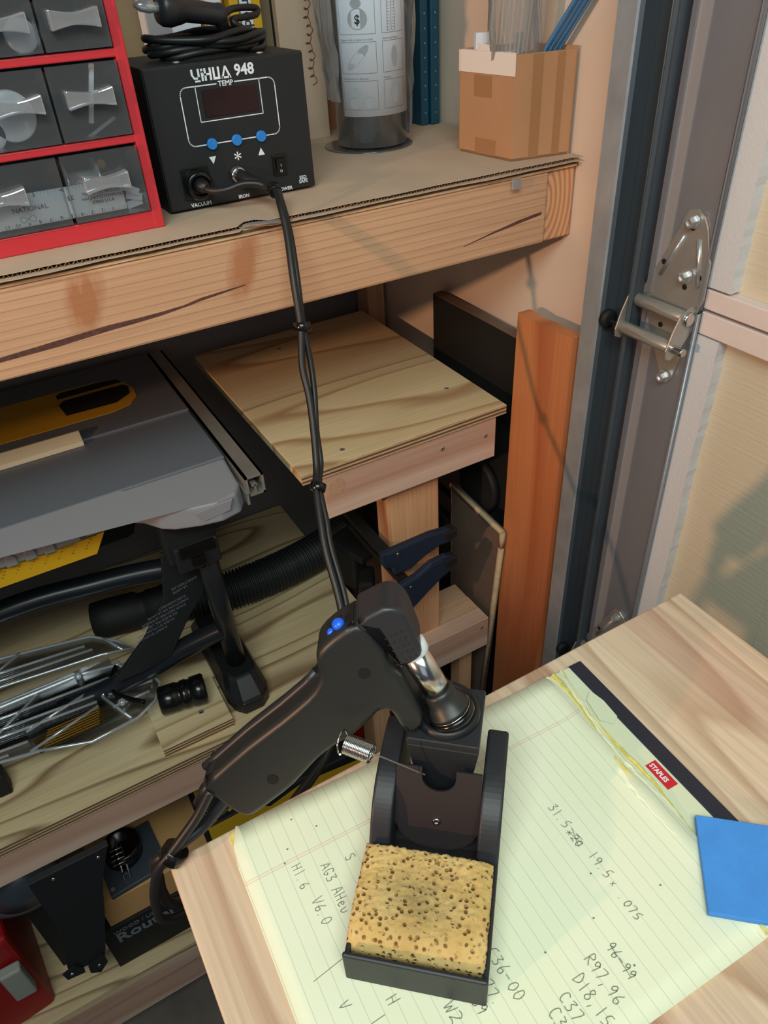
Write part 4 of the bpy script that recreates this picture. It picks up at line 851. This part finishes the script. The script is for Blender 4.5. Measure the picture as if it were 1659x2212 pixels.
pb = thing('plastic_bag', (.645, .83, ZT+.004), 'crumpled clear plastic bag bulging out of the brown box', 'bag'); film('film', ((100, 330, .026, .040, ZT+.01, .05, .652, .825),), pb, 'bag', 9)
obj('white_packet', B().box((.622, .858, ZT+.006), (.645, .868, -.085), rotz(-20)), 'paper', pb)
# ================================================================== SMALL TABLE AND WHAT IS ON IT
tx0, tx1, ty0, ty1, tz = -.0195, .4475, -.22, .2965, -.467
table = thing('small_table', (.214, .04, FL), 'small butcher block table in the foreground', 'table')
obj('table_top', B().box((tx0, ty0, tz-.018), (tx1, ty1, tz)), 'table', table, bevel=.0015)
for x in (.02, .378):
    for y in (-.18, .22): obj('leg', B().box((x, y, FL), (x+.032, y+.032, tz-.0185)), 'pine_z', table, bevel=.002)
b = B(); b.box((.052, .225, tz-.07), (.378, .243, tz-.0185)); obj('apron', b, 'pine', table)
pl = (.0205, .2930, tz); pad = thing('legal_pad', pl, 'yellow ruled legal pad covered in pencil notes lying on the small table', 'notepad'); PAD = pad
px, py = pl[0], pl[1]
obj('page_block', B().box((px+.0012, py-.2150, tz+.0001), (px+.289, py-.001, tz+.0028)), 'pad_edge', pad)
b = B()   # slightly curled top sheet
nx, ny = 26, 16; g = []
for i in range(nx+1):
    row = []
    for j in range(ny+1):
        x, y = .264*i/nx, .2165*j/ny; z = .0031+.0006*math.sin(i*.5)*math.exp(-j*.2)
        if i == 0 and j < 2: x += .0075*(2-j)/2*(1 if j == 0 else .45); z += .0022
        x += .0016*math.sin(j*.7)*(1 if i == nx else 0); z += .004*max(0, (i-nx+1.5)/1.5)**2*(.4+.6*abs(math.sin(j*.9)))
        row.append(b.bm.verts.new(V(px+x-.0008, py-y+.0008, tz+z)))
    g.append(row)
for i in range(nx):
    for j in range(ny): b.face([g[i][j], g[i+1][j], g[i+1][j+1], g[i][j+1]], True)
o = obj('top_sheet', b, 'pad', pad, org=(px, py, tz)); md = o.modifiers.new('s', 'SOLIDIFY'); md.thickness = .0003; md.offset = -1
obj('stub', B().box((px+.262, py-.215, tz+.0029), (px+.2862, py-.0005, tz+.0034)), 'pad_stub', pad, label='pale green torn stub')
obj('binding', B().box((px+.2855, py-.2155, tz), (px+.2975, py+.0005, tz+.0040)), 'binding', pad, bevel=.0005)
random.seed(5)
for k, (xo, w_, mm, zz) in enumerate(((.257, .009, 'pad', .0038), (.261, .004, 'pad_edge', .0046), (.264, .008, 'pad', .0042), (.2665, .003, 'pad_edge', .0040))):
    b = B(); n = 44; pr = None
    for i in range(n+1):
        t_ = i/n; y = .001+.214*t_; pinch = 1-.75*math.exp(-((t_-.62)/.2)**2); cx = xo+(.003*math.sin(t_*9+k)+(.010*(1-t_)**2 if k > 1 else .006*(1-t_)))-.004*t_+random.uniform(-.0007, .0007)
        ww = w_*pinch*(.7+.3*math.sin(t_*17+k*2))+.001
        vs_ = [b.bm.verts.new(V(px+cx-ww/2, py-y, tz+zz-.0004)), b.bm.verts.new(V(px+cx, py-y, tz+zz+.0022*pinch)), b.bm.verts.new(V(px+cx+ww/2, py-y, tz+zz+.0002))]
        if pr:
            b.face([pr[0], vs_[0], vs_[1], pr[1]]); b.face([pr[1], vs_[1], vs_[2], pr[2]])
        pr = vs_
    obj('torn_sheet', b, mm, pad, label='ragged torn sheet edge')
b = B(); b.prism([(.276, -.033), (.284, -.027), (.2865, -.040), (.2855, -.056), (.279, -.060), (.272, -.052)], (px, py, tz), X, Y, Z, .0045, .0048); obj('torn_flap', b, 'pad_stub', pad)
lb = obj('label', B().box((px+.2745, py-.1185, tz+.0036), (px+.2835, py-.0970, tz+.0038)), 'label_red', pad, label='small red label printed in white')
obj('lettering', B().text('STAPLES', (px+.2768, py-.0980, tz+.00385), (0, -1, 0), X, .0052, .0001, .00015, sx=.82), 'white', pad)
# pencil handwriting
G = {'0': [[(.3, 0), (.05, .3), (.2, .9), (.5, .9), (.6, .4), (.3, 0)]], '1': [[(.25, 1), (.3, 0)]], '2': [[(0, .8), (.3, 1), (.55, .75), (.3, .4), (0, .05), (.3, .12), (.6, 0)]], '3': [[(.05, .95), (.5, .95), (.2, .55), (.5, .4), (.4, .05), (0, .05)]],
 '4': [[(.4, 1), (.1, .5), (.6, .5)], [(.5, .9), (.45, 0)]], '5': [[(.55, 1), (.2, .95), (.1, .55), (.45, .5), (.5, .15), (.05, 0)]], '6': [[(.45, 1), (.1, .4), (.2, 0), (.5, .1), (.45, .4), (.12, .35)]], '7': [[(0, .9), (.55, .95), (.25, 0)]], '8': [[(.5, .85), (.2, 1), (.1, .7), (.5, .3), (.3, 0), (.05, .25), (.5, .85)]],
 '9': [[(.5, .75), (.3, 1), (.05, .75), (.2, .5), (.5, .75), (.4, 0)]], '.': [[(.1, 0), (.15, .06)]], '-': [[(0, .45), (.5, .5)]], ',': [[(.2, .1), (.1, -.25)]], ' ': [], 'x': [[(0, .6), (.4, .1)], [(.4, .65), (0, .05)]],
 'H': [[(.05, 1), (.05, 0)], [(.55, 1), (.5, 0)], [(.05, .5), (.55, .5)]], 'V': [[(0, 1), (.25, 0), (.6, 1.1)]], 'A': [[(0, 0), (.3, 1), (.6, 0)], [(.12, .4), (.5, .4)]], 'G': [[(.55, .85), (.2, 1), (.05, .4), (.3, 0), (.55, .3), (.3, .4)]], 'e': [[(.05, .3), (.4, .4), (.3, .6), (.05, .4), (.2, 0), (.5, .1)]], 'u': [[(0, .55), (.1, 0), (.4, .1), (.45, .55)]],
 'R': [[(.05, 0), (.1, 1), (.5, .85), (.45, .55), (.1, .5), (.6, 0)]], 'D': [[(.05, 0), (.08, 1), (.5, .7), (.5, .3), (.05, 0)]], 'C': [[(.55, .9), (.2, .95), (.02, .5), (.2, .05), (.55, .1)]], 'F': [[(.1, 0), (.1, 1), (.55, 1)], [(.1, .5), (.45, .52)]], 'W': [[(0, 1), (.15, 0), (.35, .6), (.5, 0), (.7, 1)]], 'X': [[(0, 0), (.55, 1)], [(.05, 1), (.5, 0)]], 'S': [[(.5, .9), (.1, .85), (.1, .6), (.45, .4), (.4, .05), (0, .1)]]}
def write(b, txt, o, size, adv, drift=0):
    """o is given on the table, letters run towards the viewer with their tops to the right"""
    ang = math.radians(2.33); dx, dy = o[0]-px, o[1]-py; lx, ly = dx*math.cos(ang)-dy*math.sin(ang), dx*math.sin(ang)+dy*math.cos(ang)
    for i, ch in enumerate(txt):
        for st_ in G[ch]:
            P = [(px+lx+p[1]*size*random.uniform(.9, 1.1)+drift*i, py+ly-i*adv-p[0]*size*.85, tz+.0042) for p in st_]
            P = smooth_path(P, 3) if len(P) > 2 else [V(*p) for p in P]
            n = len(P)
            for k in range(n-1):
                d = (P[k+1]-P[k]);
                if d.length < 1e-6: continue
                d.normalize(); nn = V(-d.y, d.x, 0)*.00022; e = d*.0001
                b.face([b.bm.verts.new(v) for v in (P[k]-nn-e, P[k+1]-nn+e, P[k+1]+nn+e, P[k]+nn-e)])
b = B()
for l, o_, s_, ad in (('31.5', (.2125, .1955), .0065, .0045), ('x20', (.2110, .1755), .0055, .0040), ('19.5', (.2125, .1570), .0065, .0045), ('x', (.2115, .1365), .005, .004), ('.075', (.2100, .1280), .0055, .0042), ('96-99', (.1840, .1110), .0060, .0042), ('R97,96', (.1690, .1125), .0072, .0046), ('D18,15', (.1565, .1080), .0070, .0046), ('C37', (.1440, .1050), .0070, .0050), ('C38', (.1340, .1020), .0070, .0050),
                      ('AG3 AHeu', (.0640, .2400), .0065, .0044), ('H1.6', (.0480, .2490), .0065, .0044), ('V6.0', (.0500, .2230), .0065, .0044), ('S', (.0800, .2370), .0070, .005), ('H', (.0620, .1530), .0070, .005), ('1.7', (.0500, .1490), .0080, .0045), ('V', (.0385, .1640), .0060, .005), ('C36-00', (.1240, .1440), .0070, .0050), ('77.', (.1120, .1320), .0065, .005), ('69', (.1020, .1280), .0065, .0045), ('XFW2', (.0880, .1460), .0075, .0060), ('19', (.0420, .1450), .0065, .0045)):
    write(b, l, o_, s_, ad)
write(b, '-', (.2110, .1720), .012, .004); 
ang = math.radians(2.33)
line2 = B()
def pl_line(b, p, q_, wd=.0004):
    P = []
    for o_ in (p, q_):
        dx, dy = o_[0]-px, o_[1]-py; P.append(V(px+dx*math.cos(ang)-dy*math.sin(ang), py+dx*math.sin(ang)+dy*math.cos(ang), tz+.0042))
    d = (P[1]-P[0]).normalized(); nn = V(-d.y, d.x, 0)*wd/2; b.face([b.bm.verts.new(v) for v in (P[0]-nn, P[1]-nn, P[1]+nn, P[0]+nn)])
pl_line(b, (.0315, .182), (.0540, .1845)); pl_line(b, (.2125, .1765), (.2150, .1640)); pl_line(b, (.2165, .1765), (.2115, .1640)); pl_line(b, (.1870, .110), (.1850, .092))
line2.bm.free()
obj('pencil_writing', b, 'pencil', pad)
b = B()
for x, y in ((.047, .2545), (.062, .2805), (.075, .268), (.052, .2625), (.196, .1335), (.244, .129), (.199, .1025), (.1595, .132), (.212, .155)): b.lathe([(.0006, 0), (.0006, .0001)], (x, y, tz+.0042), Z, 8)
obj('specks', b, 'ink', pad)
pad.rotation_euler = (0, 0, math.radians(-2.33))
# blue sponge sheet, local axes turned on the table
bs = thing('blue_sponge_sheet', (.2875, .1395, tz+.0045), 'flat blue cellulose sponge sheet lying across the right end of the pad', 'sponge')
obj('sheet', B().box((.2875, .1395-.0625, tz+.0052), (.2875+.100, .1395, tz+.0098)), 'sheet_blue', bs, bevel=.0006)
bs.rotation_euler = (0, 0, math.radians(-41.5))
# ---- iron holder (x = across, y = towards the back)
hx, hy, hz = .0480, .1740, tz+.0042
hd = thing('iron_holder', (hx, hy, hz), 'black soldering iron holder with a sponge tray standing on the yellow pad', 'iron holder')
b = B(); W = .0795
b.box((hx, hy, hz), (hx+W, hy+.0030, hz+.0295)); b.box((hx, hy+.003, hz), (hx+.003, hy+.068, hz+.024)); b.box((hx+W-.003, hy+.003, hz), (hx+W, hy+.068, hz+.024)); b.box((hx+.003, hy+.003, hz), (hx+W-.003, hy+.066, hz+.003)); b.box((hx+.003, hy+.0635, hz+.003), (hx+W-.003, hy+.0665, hz+.0195))
obj('sponge_tray', b, 'holder', hd, bevel=.0012)
prof = [(.0665, 0), (.0665, .021)]+[(p.x, p.y) for p in smooth_path([(.0670, .0235, 0), (.0705, .029, 0), (.077, .0395, 0), (.085, .0475, 0), (.096, .0535, 0), (.110, .0568, 0), (.128, .0580, 0), (.1385, .0572, 0), (.1410, .053, 0)], 4)]+[(.141, 0)]
for xa, xb, s_ in ((0, .0135, 1), (W-.0135, W, -1)):
    obj('side_wall', B().prism([(p[0], p[1]) for p in prof], (hx+xa, hy, hz), Y, Z, X, 0, xb-xa), 'holder', hd, bevel=.0018, bseg=3)
b = B().prism([(.0665, 0), (.0665, .0175), (.0735, .0160), (.082, .009), (.098, .006), (.098, 0)], (hx+.0135, hy, hz), Y, Z, X, 0, W-.027)
for k in range(5): b.prism([(.0680, .0165), (.0680, .0195), (.0735, .0175), (.0735, .0160)], (hx+.018+.0098*k, hy, hz), Y, Z, X, 0, .0012)
obj('stepped_floor', b, 'holder', hd)
e2 = V(0, .021, .0500).normalized(); R_ = .023
po = [(-.0262, .058), (-.0262, .016)]+[(-.0262*math.cos(a*math.pi/12)+0, .020-.019*math.sin(a*math.pi/12)) for a in range(1, 12)]+[(.0262, .016), (.0262, .058), (.0105, .058), (.0105, .052)]+[(.0105*math.cos(a*math.pi/10), .052-.0095*math.sin(a*math.pi/10)) for a in range(1, 10)]+[(-.0105, .052), (-.0105, .058)]
obj('front_plate', B().prism(po, (hx+W/2, hy+.0775, hz+.0130), X, e2, X, 0, 0) if False else B().prism(po, (hx+W/2, hy+.0775, hz+.0110), X, e2, V(1, 0, 0).cross(e2), -.0008, .0008), 'holder_plate', hd, label='brownish black plate with a round notch')
obj('plate_screw', B().lathe([(.0026, 0), (.0024, .001), (.0012, .0014), (.0008, .0006)], V(hx+W/2, hy+.0775, hz+.0110)+e2*.0215-V(1, 0, 0).cross(e2)*-.0008, V(1, 0, 0).cross(e2), 18), 'steel', hd)
b = B(); top = [(.0190, .1040), (.0630, .1035), (.0630, .1475), (.0190, .1475)]; bot = [(.0270, .1080), (.0550, .1080), (.0550, .1420), (.0270, .1420)]
b.prism(top, (hx, hy, hz), X, Y, Z, .0790, .0850)
t4 = [b.bm.verts.new(V(hx+p[0], hy+p[1], hz+.0789)) for p in top]; b4 = [b.bm.verts.new(V(hx+p[0], hy+p[1], hz+.018)) for p in bot]; b.face(t4); b.face(b4[::-1])
for i in range(4): j = (i+1) % 4; b.face([t4[i], t4[j], b4[j], b4[i]])
obj('socket_block', b, 'holder', hd, bevel=.0008)
obj('socket_ring', B().lathe([(.0165, 0), (.0205, .0), (.0210, .002), (.0200, .0050), (.0180, .0060), (.0155, .004), (.0150, 0)], (hx+.0405, hy+.1265, hz+.0850), (0, -.05, 1), 40), 'rubber', hd)
obj('socket_hole', B().lathe([(.0150, 0), (.0150, .0006)], (hx+.0405, hy+.1265, hz+.0851), Z, 30), 'void', hd)
hd.rotation_euler = (0, 0, math.radians(-41.5))
# ---- yellow sponge
sp = thing('yellow_sponge', (hx, hy, hz+.0036), 'worn yellow sponge with a grey burnt middle in the holder tray', 'sponge')
random.seed(8); b = B(); nx, ny = 60, 52; sxw, syw, sh = .0725, .0550, .0300
def spt(i, j, k):
    x, y = sxw*i/nx, syw*j/ny; r = .006
    X_ = .0035+x; Y_ = .0078+y; e = min(x, sxw-x); f = min(y, syw-y); z = k
    if k > 0:
        z = sh-.0030*math.exp(-(e/.004))-.0110*math.exp(-(y/.0050))-.001*math.exp(-((syw-y)/.002)); z += random.uniform(-.0007, .0007)
        z -= .0022*math.exp(-(((x-.036)/.016)**2+((y-.034)/.013)**2))
        X_ += -.0035*(1-x/sxw)+.001*(x/sxw)+random.uniform(-.0003, .0003); Y_ += random.uniform(-.0004, .0004)+.0012*(y/syw)
    return V(hx+X_, hy+Y_, hz+.0036+z)
tp = [[b.bm.verts.new(spt(i, j, 1)) for j in range(ny+1)] for i in range(nx+1)]
for i in range(nx):
    for j in range(ny): b.face([tp[i][j], tp[i+1][j], tp[i+1][j+1], tp[i][j+1]], True)
ring = [(i, 0) for i in range(nx+1)]+[(nx, j) for j in range(1, ny+1)]+[(i, ny) for i in range(nx-1, -1, -1)]+[(0, j) for j in range(ny-1, 0, -1)]
levels = []
for kk in range(7):
    f_ = kk/7
    levels.append([b.bm.verts.new(V(0, 0, 0)) for _ in ring])
    for v, (i, j) in zip(levels[-1], ring):
        base = spt(i, j, 0); tpv = tp[i][j].co; v.co = base.lerp(tpv, f_)+V(random.uniform(-.0004, .0004), random.uniform(-.0004, .0004), 0)+V(-.001*math.sin(f_*3.14) if i == 0 else 0, -.0018*math.sin(f_*3.14) if j == 0 else 0, 0)
levels.append([tp[i][j] for i, j in ring])
for A, Bq in zip(levels, levels[1:]):
    for k in range(len(ring)): b.face([A[k], A[(k+1) % len(ring)], Bq[(k+1) % len(ring)], Bq[k]], True)
b.face(levels[0][::-1])
obj('sponge_body', b, 'sponge', sp); sp.rotation_euler = (0, 0, math.radians(-41.5))
# ---- spring tip cleaner hooked into the notch
cl = thing('tip_cleaner', (.10, .24, tz+.005), 'shiny coiled spring wire tip cleaner hooked in the holder notch', 'tip cleaner')
a, c = V(.0945, .2440, -.3615), V(.1035, .2300, -.3610); d = (c-a); dn = d.normalized(); u1 = dn.cross(V(0, 0, 1)).normalized(); u2 = dn.cross(u1); N = 17; P = []
for k in range(N*14+1): t_ = k/(N*14); P.append(a+d*t_+(u1*math.cos(t_*N*2*math.pi)+u2*math.sin(t_*N*2*math.pi))*.0055)
obj('coil', B().tube(P, .00055, 6), 'steel', cl)
obj('loop', B().tube([a-dn*.0012-dn*.0025*abs(math.sin(k/20*math.pi))+(u1*math.cos(k/20*math.pi*1.9+.5)+u2*math.sin(k/20*math.pi*1.9+.5))*.0068 for k in range(21)], .0006, 6), 'steel', cl)
obj('wire', B().tube(smooth_path([c+u1*.004, c+dn*.002, (.1190, .2298, -.3820), (.1345, .2290, -.4035), (.1370, .2285, -.4065)], 6), .00055, 6), 'steel_dull', cl)
# ---- desoldering gun, local x = to the right, y = up along the barrel, z = thickness
gx, gy, gz = .1587, .2402, -.3730
gun = thing('desoldering_gun', (gx, gy, gz), 'black desoldering gun with a steel barrel and blue slider resting in the holder', 'desoldering gun')
def gp(P): return [(p[0]/1000, p[1]/1000) for p in P]
back = [(-148, -46.8), (-140.3, -39.8), (-119.1, -16.8), (-96.9, 3.8), (-80.1, 20.6), (-74.5, 30), (-72, 38.8), (-73.6, 47.7), (-72.3, 53.9), (-64.8, 62.5), (-52.5, 71.5)]
front = [(-45.5, 64.8), (-41, 67.6), (-29.6, 41.0), (-22.3, 40.8), (-11.2, 19.5), (-8.5, 10), (-12, 1.5), (-21.4, -4), (-26, 3), (-33.1, 14.3), (-37.9, 13), (-43.3, 5.9), (-54.4, -5.9), (-77.1, -25.4), (-92.1, -45.6), (-116.4, -68.7), (-122.5, -72.2), (-129.7, -69.5), (-141.6, -57)]
sm2 = lambda P, n=4: [(p.x, p.y) for p in smooth_path([(q_[0], q_[1], 0) for q_ in gp(P)], n, closed=True)]
pillow('body', sm2([(-150.5, -45.5), (-142, -37.5), (-120, -15), (-98, 5.2), (-82, 21.5), (-76, 30.5), (-73.5, 38.8), (-75, 47.7), (-73.6, 54.5), (-66, 63.5), (-53.5, 72.5), (-46, 70), (-36, 55), (-33, 44), (-27.5, 39.0), (-22.5, 29), (-17, 17.5), (-13, 7), (-14.5, -1), (-21.4, -5.5), (-27, 1), (-32, 10.5), (-37.9, 12.5), (-43.3, 5.9), (-54.4, -6.5), (-66, -15), (-77.1, -26), (-92.1, -46), (-104, -58), (-116.4, -69.5), (-123, -73), (-131, -69.5), (-143, -57)], 2), (gx, gy, gz), .0150, .0048, 'gun', gun)
sp_l = [(-152.3, -46.6), (-143.6, -38.6), (-121.6, -16), (-99.6, 4.2), (-83.6, 20.5), (-77.6, 29.5)]
obj('spine', B().tube([V(gx+p[0]/1000+.0008, gy+p[1]/1000-.0008, gz-.0035) for p in sp_l], .0030, 10), 'gun_cap', gun, label='raised spine strip along the back')
cp = pillow('head_cap', sm2([(-53.5, 74.0), (-47, 78.5), (-40.4, 82.5), (-33.5, 85), (-27, 82.3), (-22.3, 75.8), (-18, 64), (-15, 54.5), (-17.5, 49.5), (-26.2, 44), (-29.5, 45), (-34, 55), (-40.6, 68.0), (-46.5, 67.2)], 2), (gx, gy, gz), .0158, .0034, 'gun_cap', gun)
b = B(); cd_ = V(.473, -.881, 0); cu = V(.881, .473, 0)
for r_ in range(4):
    for k in range(5): o_ = V(gx-.0355, gy+.0645, gz+.0160)+cd_*.0045*k+cu*.0033*r_+V(0, 0, 0); b.lathe([(.0006, 0), (.0006, .0002)], o_, Z, 8)
obj('grip_dimple', b, 'gun', cp); cp.children[0]['kind'] = 'stuff'
for x, y in ((-.0477, .0402), (-.1050, -.0400)): obj('screw_hole', B().lathe([(.0036, 0), (.0036, .0004)], (gx+x, gy+y, gz+.0150), Z, 20), 'void', gun)
b = B(); bs_ = V(gx-.0205, gy+.0490, gz+.003); bd = V(.473, -.881, 0)
obj('white_ring', B().lathe([(.0084, -.004), (.0097, -.003), (.0097, .003), (.0086, .004)], bs_, bd, 28), 'white_plastic', gun)
obj('steel_barrel', B().lathe([(.0083, .0), (.0083, .0345), (.006, .036)], bs_, bd, 32), 'steel', gun)
b = B().lathe([(.0088, .0325), (.0098, .035), (.0098, .041), (.0112, .042), (.0122, .047), (.0132, .0475), (.0132, .0495)], bs_, bd, 32); obj('nozzle_collar', b, 'gun', gun)
obj('nozzle_ring', B().lathe([(.0137, .0496), (.0137, .0504)], bs_, bd, 32), 'steel', gun); obj('nozzle_flange', B().lathe([(.0132, .0508), (.0146, .052), (.0146, .055), (.0120, .058), (.008, .062)], bs_, bd, 32), 'black_gloss', gun)
sl = obj('slider_slot', B().box((gx-.0675, gy+.0565, gz-.004), (gx-.0570, gy+.0665, gz+.006), Matrix.Rotation(math.radians(40), 3, 'Z')), 'void', gun, bevel=.001)
b = B().lathe([(.001, 0), (.0036, .0005), (.0040, .0025), (.0030, .0048), (.001, .0055)], (gx-.0610, gy+.0660, gz+.005), (-.55, .75, .5), 20); obj('slider_button', b, 'blue_bright', gun); b = B().lathe([(.001, 0), (.0028, .0005), (.003, .002), (.001, .004)], (gx-.0655, gy+.0610, gz+.005), (-.55, .75, .5), 18); obj('slider_button', b, 'blue_bright', gun)
P = [V(gx-.1345, gy-.0655, gz)+V(-.026, -.032, 0)*(k/12) for k in range(13)]
PP = []; RR = []
for k in range(141): t_ = k/140; PP.append(V(gx-.1330, gy-.0640, gz)+V(-.0265, -.0310, -.002)*t_); RR.append(.0058-.0012*t_+.0014*math.sin(t_*14*2*math.pi))
obj('strain_relief', B().tube(PP, RR, 14), 'rubber', gun)
obj('cord_guard', B().tube([V(gx-.143, gy-.052, gz), V(gx-.152, gy-.064, gz), V(gx-.158, gy-.076, gz)], [.0050, .0046, .0038], 14), 'rubber', gun)
ex, ey, ez = V(0.86481557, -0.49947761, -0.05114824), V(0.14888383, 0.15781924, 0.97617964), V(-0.4795077, -0.8518305, 0.21084868)
gun.rotation_euler = Matrix((ex, ey, ez)).transposed().to_euler()
